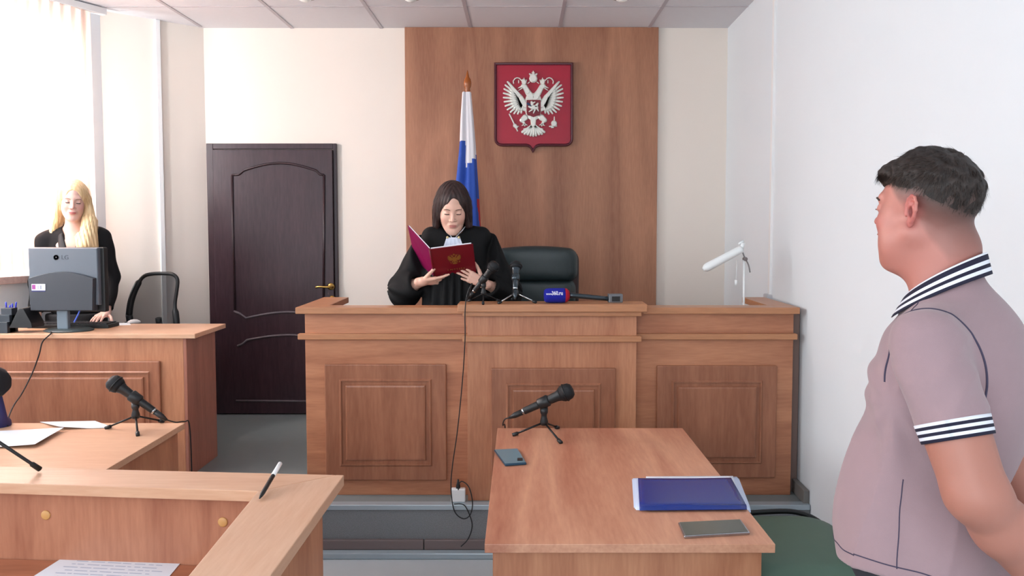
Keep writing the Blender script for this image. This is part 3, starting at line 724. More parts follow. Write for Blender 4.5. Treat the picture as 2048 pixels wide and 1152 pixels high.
# ------------------------------------------------------------------ microphones
HEADM = mat('mic_grille', (34, 35, 38), .5, metal=.5, var=.5, vscale=900, bump=.6, bscale=1500)
GREYM = mat('mic_shiny', (70, 78, 84), .25, metal=.7)
def microphone(label, base, head_dir, tilt, group, s=1.0, h=.055, body=BLACK_PL, legs=BLACK_MT, spread=.075, rot=0.0, cable=None, mlen=.17):
    """hand microphone in a clip on a small tripod; base = point under the clip on the table; all in metres"""
    b = Vector(base); t = thing('microphone', label, 'microphone', b, group=group)
    stand = b + Vector((0, 0, .035 * s)); top = b + Vector((0, 0, (.035 + h) * s))
    bm = bmesh.new(); lathe(bm, [(0, 0), (.011 * s, 0), (.013 * s, .01 * s), (.009 * s, .025 * s), (.009 * s, h * s * .6), (.012 * s, h * s * .7), (.012 * s, h * s), (0, h * s)], Matrix.Translation(stand), 14)
    finish('stand_post', bm, body, t)
    for k in range(3):
        a = rot + 2 * math.pi * k / 3; f = b + Vector((math.cos(a) * spread * s, math.sin(a) * spread * s, .005 * s))
        bm = bmesh.new(); tube(bm, [stand + Vector((0, 0, .008 * s)), f], .0032 * s, 6); lg = finish('leg', bm, legs, t)
        bm = bmesh.new(); lathe(bm, [(0, -.012 * s), (.006 * s, -.012 * s), (.006 * s, .006 * s), (0, .006 * s)], axis_mat(f, f + (f - stand)), 8); finish('foot', bm, BLACK_PL, lg)
    hd = Vector(head_dir).normalized(); ax = (hd * math.cos(tilt) + Vector((0, 0, 1)) * math.sin(tilt)).normalized()
    c = top + Vector((0, 0, .016 * s)); tail = c - ax * mlen * s * .42; M = axis_mat(tail, c + ax)
    L = mlen * s
    bm = bmesh.new(); lathe(bm, [(0, 0), (.010 * s, 0), (.011 * s, .004 * s), (.012 * s, L * .3), (.0155 * s, L * .68), (.019 * s, L * .74), (.019 * s, L * .75), (0, L * .75)], M, 18); finish('handle', bm, body, t)
    bm = bmesh.new(); lathe(bm, [(0, L * .75), (.021 * s, L * .75), (.0255 * s, L * .80), (.0265 * s, L * .87), (.0245 * s, L * .94), (.017 * s, L * .99), (0, L * 1.01)], M, 20); hh = finish('grille_head', bm, HEADM, t)
    bm = bmesh.new(); lathe(bm, [(.026 * s, L * .835), (.0285 * s, L * .84), (.0285 * s, L * .86), (.026 * s, L * .865)], M, 20); finish('grille_band', bm, BLACK_MT, hh)
    bm = bmesh.new(); lathe(bm, [(.010 * s, -.004 * s), (.0105 * s, -.004 * s), (.0105 * s, .006 * s), (.010 * s, .006 * s)], M, 16); finish('chrome_ring', bm, CHROME, t)
    bm = bmesh.new(); lathe(bm, [(0, -.05 * s), (.004 * s, -.05 * s), (.009 * s, -.03 * s), (.0095 * s, -.003 * s), (0, -.003 * s)], M, 14); finish('plug', bm, body, t)
    bm = bmesh.new(); lathe(bm, [(.0135 * s, L * .30), (.0175 * s, L * .32), (.0185 * s, L * .5), (.016 * s, L * .52)], M, 16); bx(bm, c.x - .007 * s, c.x + .007 * s, c.y - .006 * s, c.y + .006 * s, top.z - .008 * s, c.z); finish('clip', bm, body, t)
    end = tail - ax * .05 * s
    if cable:
        pts = [end + ax * .003] + [Vector(p) for p in cable(end)]
        bm = bmesh.new(); tube(bm, smooth_path(pts, 8), .0028, 8); finish('cable', bm, CABLE, t)
    return t
G = 'microphones on tripod stands'
b1 = PZ(272, 858, TZ)
microphone('black microphone on a tripod beside the papers on the left table', b1, (-1, -.1, 0), math.radians(38), G, 1.38, h=.05, rot=1.05, spread=.092,
           cable=lambda e: [e + Vector((.03, .02, -.015)), e + Vector((.055, .05, -.02)), e + Vector((.062, .085, -.05)), e + Vector((.06, .10, -.30)), e + Vector((.05, .10, -.62))])
b2 = PZ(1088, 872, TZ)
microphone('black microphone on a tripod at the far end of the right table, above the phone', b2, (1, -.15, 0), math.radians(26), G, 1.38, h=.055, rot=1.05, spread=.092,
           cable=lambda e: [e + Vector((-.02, .01, -.01)), e + Vector((-.028, .03, -.04)), Vector((e.x - .02, 3.302, .745)), Vector((e.x - .02, 3.305, .55)), Vector((e.x - .02, 3.302, .2))])
ZB = ZM1
b3 = Vector((P(967, 600, 3.79).x, 3.79, ZB))
sock = P(916, 985, 3.71)
microphone('black microphone leaning right on the bench top, its cable hanging down the front', b3, (1, -.35, 0), math.radians(50), G, 1.12, rot=.55, spread=.078,
           cable=lambda e: [P(944, 567, 3.70), P(934, 590, 3.68), P(930, 625, 3.675), P(930, 680, 3.675), P(925, 760, 3.70), P(915, 860, 3.70), P(905, 930, 3.69), P(902, 975, 3.685), P(908, 1020, 3.665), P(925, 1037, 3.66), P(940, 1030, 3.66), P(945, 1005, 3.66), P(938, 975, 3.67), P(925, 963, 3.69), P(918, 968, 3.70), P(916.5, 980, 3.70)])
b4 = Vector((P(1031, 600, 3.79).x, 3.79, ZB))
microphone('shiny dark microphone facing forward on a chrome tripod at the middle of the bench top', b4, (0.03, 1, 0), math.radians(55), G, 1.2, rot=-.35, spread=.088, body=GREYM, legs=CHROME, mlen=.13)
# socket block on the podium edge with plug
sb = thing('socket_block', 'white square socket block with a black plug at the foot of the bench', 'socket', (P(916, 1010, 3.72).x, 3.735, PZ_POD + .004))
q = P(917, 1000, 3.735)
box('housing', q.x - .036, q.x + .036, 3.712, 3.746, PZ_POD + .004, PZ_POD + .072, WHITE_PL, sb, bevel=.006)
bm = bmesh.new(); lathe(bm, [(0, 0), (.011, 0), (.011, .012), (.006, .03), (.004, .045), (0, .045)], Matrix.Translation((q.x - .001, 3.729, PZ_POD + .072)), 12); finish('plug', bm, BLACK_PL, sb)
ec = thing('cable', 'short black cable trailing down over the podium riser below the socket block', 'cable', P(925, 1092, 3.66))
bm = bmesh.new(); tube(bm, smooth_path([P(908, 1008, 3.668), P(928, 1010, 3.655), P(941, 1035, 3.65), P(944, 1055, 3.65), P(936, 1078, 3.65), P(922, 1093, 3.65)], 8), .0028, 8); finish('wire', bm, CABLE, ec)

# news microphone lying on the bench
nm = thing('news_microphone', 'blue foam news microphone with red band and white lettering lying on the bench top', 'microphone', (P(1160, 600, 3.78).x, 3.78, ZB))
r = .0375
p0 = Vector((P(1088, 590, 3.76).x, 3.765, ZB + r + .0005)); p1 = Vector((P(1222, 600, 3.80).x, 3.80, ZB + .014))
ax = (Vector((p1.x, p1.y, 0)) - Vector((p0.x, p0.y, 0))).normalized(); M = axis_mat(p0, p0 + ax)
FOAM = mat('blue_foam', (20, 26, 150), .95, var=.25, vscale=400, bump=.8, bscale=600)
bm = bmesh.new(); lathe(bm, [(0, 0), (r * .75, .002), (r * .93, .012), (r, .03), (r, .09), (r * .985, .105), (0, .105)], M, 28); finish('foam_cover', bm, FOAM, nm)
bm = bmesh.new(); lathe(bm, [(0, .105), (r * .98, .105), (r * .90, .118), (r * .6, .128), (0, .128)], M, 28); finish('foam_band', bm, mat('red_foam', (170, 12, 40), .95, bump=.8, bscale=600), nm)
ht = p0 + ax * .122; hb = p0 + ax * .335 + Vector((0, 0, -.020))
bm = bmesh.new(); lathe(bm, [(0, 0), (.017, 0), (.013, .03), (.0125, .15), (.011, .22), (0, .22)], axis_mat(ht + Vector((0, 0, .002)), hb), 16); finish('handle', bm, GREYM, nm)
M2 = Matrix.Translation(hb + ax * .03) @ Matrix.Rotation(math.atan2(ax.y, ax.x), 4, 'Z')
bm = bmesh.new(); bx(bm, -.036, .036, -.02, .02, -.019, .026)
for v in bm.verts: v.co = M2 @ v.co
tr_ = finish('transmitter', bm, mat('grey_transmitter', (120, 122, 126), .35, metal=.5), nm, bevel=.004)
bm = bmesh.new(); bx(bm, -.021, .021, -.0215, -.020, -.011, .014)
for v in bm.verts: v.co = M2 @ v.co
finish('display', bm, BLACK_PL, tr_)
# lettering wrapped on the foam: every glyph vertex bent round the axis
def wrap_text(s, size, x_along, ang0, parent, squash=1.0):
    cu = bpy.data.curves.new('t', 'FONT'); cu.body = s; cu.size = size; cu.align_x = 'LEFT'; cu.align_y = 'CENTER'; cu.extrude = .0004; cu.offset = size * .02
    t = bpy.data.objects.new('t', cu); COL.objects.link(t)
    me = bpy.data.meshes.new_from_object(t.evaluated_get(bpy.context.evaluated_depsgraph_get())); bpy.data.objects.remove(t)
    side = ax.cross(Vector((0, 0, 1))); side = side if side.y < 0 else -side     # toward the camera
    for v in me.vertices:
        a = ang0 + v.co.y / r; rad = r + .0006 + v.co.z
        v.co = p0 + ax * (x_along + v.co.x * squash) + side * (rad * math.cos(a)) + Vector((0, 0, 1)) * (rad * math.sin(a))
    me.materials.clear(); return link('lettering', me, mat('white_print', (235, 235, 245), .7), parent)
wrap_text('www.', .016, .006, .30, nm.children[0], .85)
wrap_text('360.ru', .028, .034, .38, nm.children[0], .78)

# foam-headed microphone at the left frame edge, gooseneck rod in front
sm = PZ(-8, 852, TZ)
fm = thing('foam_microphone', 'black foam-headed microphone on a blue handle at the left edge, beyond the papers', 'microphone', PZ(-6, 852, TZ))
hp = P(-14, 768, 3.22); bt = PZ(-4, 852, TZ); bt.z = TZ + .002
bm = bmesh.new(); M = axis_mat(bt, hp); Lh = (hp - bt).length
lathe(bm, [(0, Lh - .05), (.045, Lh - .045), (.066, Lh - .015), (.068, Lh + .015), (.055, Lh + .05), (.025, Lh + .068), (0, Lh + .07)], M, 28); finish('foam_cover', bm, mat('black_foam', (18, 18, 24), .95, bump=.8, bscale=500), fm)
bm = bmesh.new(); lathe(bm, [(0, 0), (.052, 0), (.052, .012), (.040, .03), (.026, Lh - .05), (0, Lh - .05)], M, 20); finish('handle', bm, mat('navy_handle', (34, 40, 96), .5), fm)
gn = thing('gooseneck_microphone', 'thin black gooseneck microphone rod lying over the counter ledge at the left edge', 'microphone', PZ(80, 943, ZK))
e0 = PZ(80, 944, ZK) + Vector((0, 0, .008)); e1 = P(-60, 846, 1.95)
bm = bmesh.new(); tube(bm, [e0, e0 + (e1 - e0) * .12, e0 + (e1 - e0) * .14, e1], [.0075, .0072, .0045, .0045], 10); finish('rod', bm, BLACK_PL, gn)

# pen leaning on the counter ledge
pn = thing('pen', 'black and white pen lying tilted over the inner edge of the counter ledge', 'pen', PZ(535, 985, ZK))
a = P(516, 1002, 1.93); a.z = ZK + .006; a = PZ(519, 997, ZK + .006); b_ = P(561, 926, 2.06)
M = axis_mat(a, b_); L = (b_ - a).length
bm = bmesh.new(); lathe(bm, [(0, 0), (.0015, 0), (.005, .018), (.0058, .03), (.0058, L * .62), (0, L * .62)], M, 14); bd = finish('barrel', bm, BLACK_PL, pn)
bm = bmesh.new(); lathe(bm, [(0, L * .62), (.0062, L * .62), (.006, L * .98), (.003, L), (0, L)], M, 14); finish('cap', bm, WHITE_PL, pn)

# ------------------------------------------------------------------ papers
def solid_sheet(bm, g, th):
    n = len(g) - 1; m = len(g[0]) - 1
    lo = [[bm.verts.new(v.co - Vector((0, 0, th))) for v in r] for r in g]
    for j in range(n):
        for i in range(m):
            bm.faces.new((g[j][i], g[j][i + 1], g[j + 1][i + 1], g[j + 1][i])); bm.faces.new((lo[j][i], lo[j + 1][i], lo[j + 1][i + 1], lo[j][i + 1]))
    for j in range(n):
        for i in (0, m): bm.faces.new((g[j][i], g[j + 1][i], lo[j + 1][i], lo[j][i]))
    for i in range(m):
        for j in (0, n): bm.faces.new((g[j][i], g[j][i + 1], lo[j][i + 1], lo[j][i]))
def sheet(name, label, pts, z, group=None, lift=None, lines=0, th=.0012, cat='paper'):
    ps = [PZ(x, y, z) for x, y in pts]
    o = thing(name, label, cat, sum(ps, Vector()) / len(ps), group=group)
    bm = bmesh.new(); N = 10
    A_, B2, C_, D_ = ps; grid = []
    for j in range(N + 1):
        row = []
        for i in range(N + 1):
            u, v = i / N, j / N; q = A_.lerp(B2, u).lerp(D_.lerp(C_, u), v); q.z = z + th + (lift(u, v) if lift else 0)
            row.append(bm.verts.new(q))
        grid.append(row)
    solid_sheet(bm, grid, th)
    s_ = finish('sheet', bm, PAPER, o)
    rg = random.Random(5)
    if lines:
        bm = bmesh.new()
        for k in range(lines):
            v = (k + 1) / (lines + 1); u0 = rg.uniform(.08, .2); 
            while u0 < .85:
                u1 = min(.92, u0 + rg.uniform(.03, .12)); hv = .10 / (lines + 1)
                qs = []
                for (uu, vv) in ((u0, v - hv), (u1, v - hv), (u1, v + hv), (u0, v + hv)):
                    q = A_.lerp(B2, uu).lerp(D_.lerp(C_, uu), vv); q.z = z + th + (lift(uu, vv) if lift else 0) + .0004; qs.append(bm.verts.new(q))
                bm.faces.new(qs); u0 = u1 + rg.uniform(.012, .03)
        finish('print', bm, INK, s_)
    return o
PG = 'loose papers on the left table'
sheet('paper_sheet', 'white sheet with curled corner nearest the left table microphone', [(80, 845), (190, 843), (226, 856), (120, 860)], TZ, PG, lift=lambda u, v: .002 + .022 * max(0, .55 - u) * v)
sheet('paper_sheet', 'large white sheet at the left edge of the left table, before the other', [(-90, 866), (128, 862), (70, 896), (-120, 900)], TZ, PG, lift=lambda u, v: .003 + .012 * u * u, lines=0)
sheet('document', 'printed white document on the inner desktop at the bottom left', [(127, 1115), (360, 1128), (308, 1190), (28, 1178)], ZI + .0005, lift=None, lines=9)
sheet('paper_sheet', 'flat white sheet on the clerk desk between the monitor and the mesh chair', [(205, 647), (258, 646), (262, 650), (205, 652)], ZC)

# ------------------------------------------------------------------ phones and folder on the right table
def phone(label, pts, z, top_m, side_m, th=.008):
    ps = [PZ(x, y, z) for x, y in pts]; cen = sum(ps, Vector()) / 4
    o = thing('smartphone', label, 'phone', cen, group='smartphones on the right table')
    bm = bmesh.new(); prism(bm, [Vector((p.x, p.y, z)) for p in ps], (0, 0, th)); bd = finish('body', bm, side_m, o, bevel=.003, seg=3)
    bm = bmesh.new(); prism(bm, [Vector((cen.x + (p.x - cen.x) * .95, cen.y + (p.y - cen.y) * .95, z + th)) for p in ps], (0, 0, .0006)); finish('screen', bm, top_m, o)
    return o, ps
o, ps = phone('dark blue-grey smartphone lying near the left edge of the right table', [(988, 903), (1035, 901), (1053, 930), (1010, 933)], TZ, mat('phone_top_reflection', (104, 136, 148), .3, metal=.1), mat('blue_phone_side', (52, 82, 104), .3, metal=.5), .009)  # the lighter teal top has a reflection put into its colour
bm = bmesh.new(); cpt = PZ(1040, 924, TZ); bx(bm, cpt.x - .010, cpt.x + .010, cpt.y - .016, cpt.y + .016, TZ + .0095, TZ + .0115); finish('camera_bump', bm, BLACK_PL, o, bevel=.003)
phone('silver-edged smartphone with a dark olive screen at the near right corner of the table', [(1356, 1050), (1482, 1044), (1500, 1070), (1368, 1078)], TZ, mat('olive_screen', (84, 84, 74), .12), mat('silver_phone_side', (180, 180, 184), .25, metal=.9), .009)
fo = thing('folder', 'glossy blue plastic folder stuffed with papers on the right table', 'folder', PZ(1380, 985, TZ))
BLUE = mat('glossy_blue_plastic', (12, 46, 128), .22, spec=.6)
CLEAR = mat('milky_sleeve', (206, 220, 246), .3)
cs = [(1276, 957), (1462, 954), (1492, 1014), (1279, 1015)]
pc = [PZ(x, y, TZ + .015) for x, y in cs]
def fsheet(name, quad, z0, z1, m, sag=0.0, parent=fo):
    bm = bmesh.new(); N = 16; g = [];
    A_, B2, C_, D_ = quad
    for j in range(N + 1):
        row = []
        for i in range(N + 1):
            u, v = i / N, j / N; q = A_.lerp(B2, u).lerp(D_.lerp(C_, u), v)
            q.z = z1 + sag * math.sin(math.pi * u) * (1 - v) - (.010 * max(0, (v - .86) / .14) ** 2)
            row.append(bm.verts.new(q))
        g.append(row)
    solid_sheet(bm, g, .0015)
    return finish(name, bm, m, parent, smooth=True)
def gq(l): return [PZ(x, y, TZ + .012) for x, y in l]
for k, zz in enumerate((.0025, .006, .0095)):
    q = gq([(1264 + k, 953 + k), (1478 - 2 * k, 952), (1502 - k, 1012), (1268 + 2 * k, 1013)])
    fsheet('sleeve', q, 0, TZ + zz, CLEAR)
q = gq([(1292, 953), (1466, 952), (1480, 1000), (1292, 1005)]); fsheet('papers', q, 0, TZ + .0125, PAPER)
fsheet('cover', [PZ(x, y, TZ + .016) for x, y in [(1276, 957), (1462, 956), (1494, 1013), (1279, 1015)]], 0, TZ + .0175, BLUE, sag=-.0015)
q = gq([(1275, 954), (1466, 952), (1496, 1013), (1278, 1016)]); fsheet('back_cover', q, 0, TZ + .0015, BLUE)
bm = bmesh.new(); qa, qb = PZ(1280, 1013, TZ + .01), PZ(1492, 1012, TZ + .01)
tube(bm, [Vector((qa.x, qa.y, TZ + .0085)), Vector((qb.x, qb.y, TZ + .0085))], .0078, 10); finish('spine', bm, BLUE, fo)

# ------------------------------------------------------------------ on the clerk desk
YMn = 4.16
mo = thing('monitor', 'dark grey computer monitor seen from behind on the clerk desk', 'monitor', (P(133, 655, 4.18).x, 4.18, ZC))
MON = mat('monitor_shell', (92, 100, 110), .38, var=.03)
MON2 = mat('monitor_shell_low', (52, 56, 64), .42)
A1, B1 = P(56, 495, YMn), P(197, 495, YMn); z1 = A1.z; z0 = P(100, 625, YMn).z; cxm = (A1.x + B1.x) / 2; wd = B1.x - A1.x
bx_bm = bmesh.new(); bx(bx_bm, A1.x, B1.x + .018, YMn + .02, YMn + .06, z0, z1); finish('bezel', bx_bm, BLACK_PL, mo, bevel=.006)
# back shell: bulged upper plate and an arch-topped lower housing
def plate(name, poly, y0, y1, inset, m):
    bm = bmesh.new(); n = len(poly); cxp = sum(p[0] for p in poly) / n; czp = sum(p[1] for p in poly) / n
    a = [bm.verts.new((x, y0, z)) for x, z in poly]
    b = [bm.verts.new((cxp + (x - cxp) * (1 - inset * .4), y0 + (y1 - y0) * .75, czp + (z - czp) * (1 - inset * .4))) for x, z in poly]
    c = [bm.verts.new((cxp + (x - cxp) * (1 - inset), y1, czp + (z - czp) * (1 - inset))) for x, z in poly]
    for A_, B2 in ((a, b), (b, c)):
        for k in range(n): bm.faces.new((A_[k], A_[(k + 1) % n], B2[(k + 1) % n], B2[k]))
    bm.faces.new(c); bm.faces.new(a); return finish(name, bm, m, mo, bevel=.003)
up = plate('back_shell', [(A1.x, z1), (B1.x, z1), (B1.x, z0 + .04), (A1.x, z0 + .04)], YMn + .02, YMn - .008, .03, MON)
za = P(100, 553, YMn).z; zb = P(100, 541, YMn - .03).z
arch = [(A1.x + .012, za - .01)] + [(A1.x + .012 + (wd - .024) * k / 12, za - .008 + .036 * math.sin(math.pi * k / 12)) for k in range(0, 13)] + [(B1.x - .012, za - .01), (B1.x - .02, z0 + .01), (A1.x + .02, z0 + .01)]
lowh = plate('lower_housing', arch[1:], YMn + .01, YMn - .035, .03, MON2)
bm = bmesh.new(); zc = P(125, 515, YMn - .01).z; xc0 = P(112, 515, YMn - .01).x
lathe(bm, [(.014, 0), (.014, .001), (.0165, .001), (.0165, 0)], axis_mat((xc0, YMn - .0082, zc), (xc0, YMn - 1, zc)), 24); lathe(bm, [(0, 0), (.004, 0), (.004, .001), (0, .001)], axis_mat((xc0, YMn - .0082, zc), (xc0, YMn - 1, zc)), 12)
finish('logo_ring', bm, mat('logo_grey', (60, 66, 76), .3), up)
text_mesh('logo_lettering', 'LG', .034, .0006, bpy.data.materials['logo_grey'], up, Matrix.Translation((xc0 + .048, YMn - .0086, zc)) @ Matrix.Rotation(math.radians(90), 4, 'X'))
s0, s1 = P(63, 568, YMn - .036), P(91, 583, YMn - .036)
bm = bmesh.new(); bx(bm, s0.x, s1.x, YMn - .0368, YMn - .035, s1.z, s0.z); st = finish('sticker', bm, mat('white_sticker', (226, 226, 236), .5), lowh)
bm = bmesh.new(); bx(bm, s0.x + .003, s0.x + .022, YMn - .0374, YMn - .0368, s1.z + .012, s0.z - .004); bx(bm, s0.x, s1.x, YMn - .0374, YMn - .0368, s1.z, s1.z + .006, 1)
bx(bm, s0.x + .034, s0.x + .038, YMn - .0374, YMn - .0368, s1.z + .012, s0.z - .008, 2); bx(bm, s0.x + .046, s0.x + .056, YMn - .0374, YMn - .0368, s1.z + .012, s0.z - .008, 2)
finish('sticker_print', bm, [mat('purple_print', (150, 60, 140), .5), mat('navy_print', (40, 44, 110), .5), mat('grey_print', (150, 155, 170), .5)], st)
bm = bmesh.new(); nx0, nx1 = P(116, 630, 4.17).x, P(138, 630, 4.17).x
bx(bm, nx0, nx1, 4.155, 4.185, ZC + .012, z0 + .04); finish('stand_neck', bm, mat('monitor_neck', (110, 124, 136), .3), mo, bevel=.006)
box('label', nx0 - .003, nx1 + .004, 4.150, 4.156, P(120, 615, 4.15).z, P(120, 603, 4.15).z, WHITE_PL, mo, bevel=.001)
bm = bmesh.new(); lathe(bm, [(0, 0), (.13, 0), (.132, .006), (.12, .012), (.04, .018), (0, .02)], Matrix.Translation(((nx0 + nx1) / 2 + .01, 4.2, ZC)) @ Matrix.Diagonal((1, .75, 1, 1)), 36); finish('stand_base', bm, mat('monitor_base', (58, 68, 70), .4), mo)
bm = bmesh.new(); q1 = P(163, 592, YMn - .02); tube(bm, smooth_path([q1, P(163, 606, YMn - .03), P(158, 625, YMn - .02), P(148, 645, 4.12)], 5), .004, 6); finish('blue_cable', bm, mat('blue_cable', (60, 90, 190), .4), mo)
bm = bmesh.new(); q = P(170, 612, YMn - .02); bx(bm, q.x - .02, q.x + .02, YMn - .01, YMn + .015, q.z - .008, q.z + .008); finish('connector', bm, WHITE_PL, mo, bevel=.002)
cb = thing('cable', 'thin black cable hanging from the clerk desk down its front to the left table', 'cable', P(60, 700, 4.05))
bm = bmesh.new(); tube(bm, smooth_path([PZ(135, 652, ZC + .004), PZ(105, 661, ZC + .005), P(101, 668, 4.062), P(85, 684, 4.055), P(78, 710, 4.05), P(65, 745, 4.05), P(45, 785, 3.95), P(28, 810, 3.7), P(17, 835, 3.45), PZ(15, 852, TZ + .004)], 6), .0035, 8); finish('wire', bm, CABLE, cb)
kb = thing('keyboard', 'black keyboard on the clerk desk behind the monitor stand', 'keyboard', (P(140, 645, 4.36).x, 4.36, ZC))
k0, k1 = P(64, 645, 4.34).x, P(226, 645, 4.34).x
box('base', k0, k1, 4.29, 4.41, ZC, ZC + .022, BLACK_PL, kb, bevel=.004)
bm = bmesh.new()
for j in range(5):
    for i in range(22):
        x = k0 + .012 + i * (k1 - k0 - .024) / 22; y = 4.298 + j * .022; bx(bm, x, x + .017, y, y + .018, ZC + .022, ZC + .028)
finish('keys', bm, mat('key_plastic', (40, 40, 44), .5), kb)
# stepped desk organiser with blue pens
og = thing('desk_organizer', 'black stepped desk organiser holding blue pens at the left end of the clerk desk', 'organiser', (P(30, 655, 4.12).x, 4.14, ZC))
ORG = mat('organiser_plastic', (52, 58, 66), .4)
xo = [P(x, 640, 4.12).x for x in (-16, 2, 9, 17, 34)]
bm = bmesh.new(); hts = [P(0, y, 4.12).z for y in (643, 630, 617)]
for i in range(3): bx(bm, xo[0] + i * .022, xo[3] + .012, 4.10 + i * .02 - .01, 4.12 + i * .02 + .02, ZC, hts[i])
finish('step', bm, ORG, og, bevel=.002)
pts = [(18, 657), (64, 657), (62, 646), (47, 619), (45, 617), (38, 617), (36, 619), (22, 648)]
bm = bmesh.new(); prism(bm, [P(x, min(y, 656), 4.095) for x, y in pts], (0, .11, 0)); finish('side_wall', bm, BLACK_PL, og, bevel=.002)
for k in range(4):
    bx0 = P(13 + 6 * k, 620, 4.17); tp = P(12 + 6.2 * k + (k % 2) * 2, 604 + 3 * ((k * 2) % 3), 4.17)
    p_ = thing('pen', ['blue pen at the left in the desk organiser', 'tallest blue pen, second from the left in the organiser', 'third blue pen from the left in the organiser', 'blue pen at the right in the desk organiser'][k], 'pen', bx0, group='pens in the organiser')
    bm = bmesh.new(); lathe(bm, [(0, 0), (.004, 0), (.004, (tp - bx0).length * .9), (.003, (tp - bx0).length), (0, (tp - bx0).length)], axis_mat(bx0, tp), 10); finish('barrel', bm, mat('blue_pen', (60, 70, 200), .3), p_)
# small silver object (computer mouse / keys) on the desk
ms = thing('computer_mouse', 'small silver and white mouse on the clerk desk before the mesh chair', 'mouse', PZ(268, 645, ZC))
q = PZ(268, 646, ZC)
bm = bmesh.new(); lathe(bm, [(0, .022), (.012, .020), (.022, .012), (.025, .004), (.024, 0), (0, 0)], Matrix.Translation((q.x, q.y, ZC + .0005)) @ Matrix.Rotation(.5, 4, 'Z') @ Matrix.Diagonal((1.5, .9, 1, 1)), 20); finish('shell', bm, mat('silver_plastic', (190, 190, 190), .3), ms)
bm = bmesh.new(); tube(bm, smooth_path([q + Vector((-.03, .0, .008)), q + Vector((-.05, -.01, .004)), q + Vector((-.06, .02, .004))], 4), .0025, 6); finish('tail', bm, BLACK_PL, ms)

# ------------------------------------------------------------------ white desk lamp on the right wing
lm = thing('desk_lamp', 'white desk lamp with a long angled tube head at the right end of the bench', 'lamp', (P(1489, 615, 4.05).x, 4.05, CAMZ - .615))
LW = mat('lamp_white', (236, 240, 240), .35)
YL = 4.05; bx0_ = P(1488, 612, YL); bx0_.z = CAMZ - .615
bm = bmesh.new(); lathe(bm, [(0, 0), (.075, 0), (.075, .012), (.03, .02), (0, .022)], Matrix.Translation(bx0_), 24); finish('base', bm, LW, lm)
bm = bmesh.new(); tube(bm, [bx0_ + Vector((0, 0, .02)), P(1488, 520, YL)], .006, 8); finish('lower_arm', bm, LW, lm)
bm = bmesh.new(); tube(bm, smooth_path([P(1500, 545, YL + .01), P(1497, 530, YL + .01), P(1488, 512, YL), P(1483, 496, YL)], 4), .004, 6); finish('spring', bm, mat('grey_spring', (130, 130, 132), .4), lm)
bm = bmesh.new(); j = P(1490, 518, YL); lathe(bm, [(0, -.012), (.011, -.012), (.011, .012), (0, .012)], axis_mat(j, j + Vector((0, 1, 0))), 16); finish('joint', bm, mat('grey_joint', (120, 112, 112), .4), lm)
a, b_ = P(1406, 539, YL - .03), P(1483, 498, YL)
d = (b_ - a).normalized(); nrm = d.cross(Vector((0, 1, 0))).normalized()
if nrm.z < 0: nrm = -nrm
bm = bmesh.new(); rings = []
for k in range(17):
    t = k / 16; cpt = a + (b_ - a) * t; hw = .030 * (1 - .0 * t) * math.sqrt(max(.05, 1 - max(0, (.14 - t) / .15) ** 2)) * (1 - .12 * t)
    rings.append([bm.verts.new(cpt + nrm * hw * math.cos(u) * .8 + Vector((0, 1, 0)) * hw * math.sin(u)) for u in np.linspace(0, 2 * math.pi, 17)[:-1]])
for r0_, r1_ in zip(rings[:-1], rings[1:]):
    for k in range(16): bm.faces.new((r0_[k], r0_[(k + 1) % 16], r1_[(k + 1) % 16], r1_[k])).smooth = True
bm.faces.new(rings[0]); bm.faces.new(rings[-1]); finish('lamp_head', bm, LW, lm)
bm = bmesh.new(); tube(bm, [P(1483, 498, YL), P(1486, 486, YL)], .012, 8); tube(bm, [P(1477, 488, YL), P(1487, 482, YL)], .006, 6); finish('head_bracket', bm, LW, lm)
bm = bmesh.new(); tube(bm, [P(1474, 520, YL + .02), P(1472, 560, YL + .02)], .003, 6); tube(bm, [P(1472, 560, YL + .02), P(1472, 571, YL + .02)], .008, 8); finish('pull_cord', bm, LW, lm)
# ------------------------------------------------------------------ implicit-surface modelling for the people
def V3(*a): return np.array(a, dtype=np.float32)
def smin(a, b, k):
    h = np.clip(.5 + .5 * (b - a) / k, 0, 1); return b * (1 - h) + a * h - k * h * (1 - h)
def smax(a, b, k): return -smin(-a, -b, k)
def cap(Pt, a, b, ra, rb=None):
    rb = ra if rb is None else rb
    a = V3(*a); b = V3(*b); pa = Pt - a; ba = b - a
    h = np.clip((pa @ ba) / max(float(ba @ ba), 1e-12), 0, 1)
    return np.linalg.norm(pa - h[:, None] * ba, axis=1) - (ra + (rb - ra) * h)
def ell(Pt, c, r, R=None):
    q = Pt - V3(*c)
    if R is not None: q = q @ R
    r = V3(*r); k0 = np.linalg.norm(q / r, axis=1); k1 = np.linalg.norm(q / (r * r), axis=1)
    return k0 * (k0 - 1) / np.maximum(k1, 1e-9)
def rbox(Pt, c, h, rad, R=None):
    q = Pt - V3(*c)
    if R is not None: q = q @ R
    q = np.abs(q) - (V3(*h) - rad)
    return np.linalg.norm(np.maximum(q, 0), axis=1) + np.minimum(q.max(1), 0) - rad
def rot(rx=0, ry=0, rz=0):
    return np.array(Euler((math.radians(rx), math.radians(ry), math.radians(rz))).to_matrix(), dtype=np.float32)
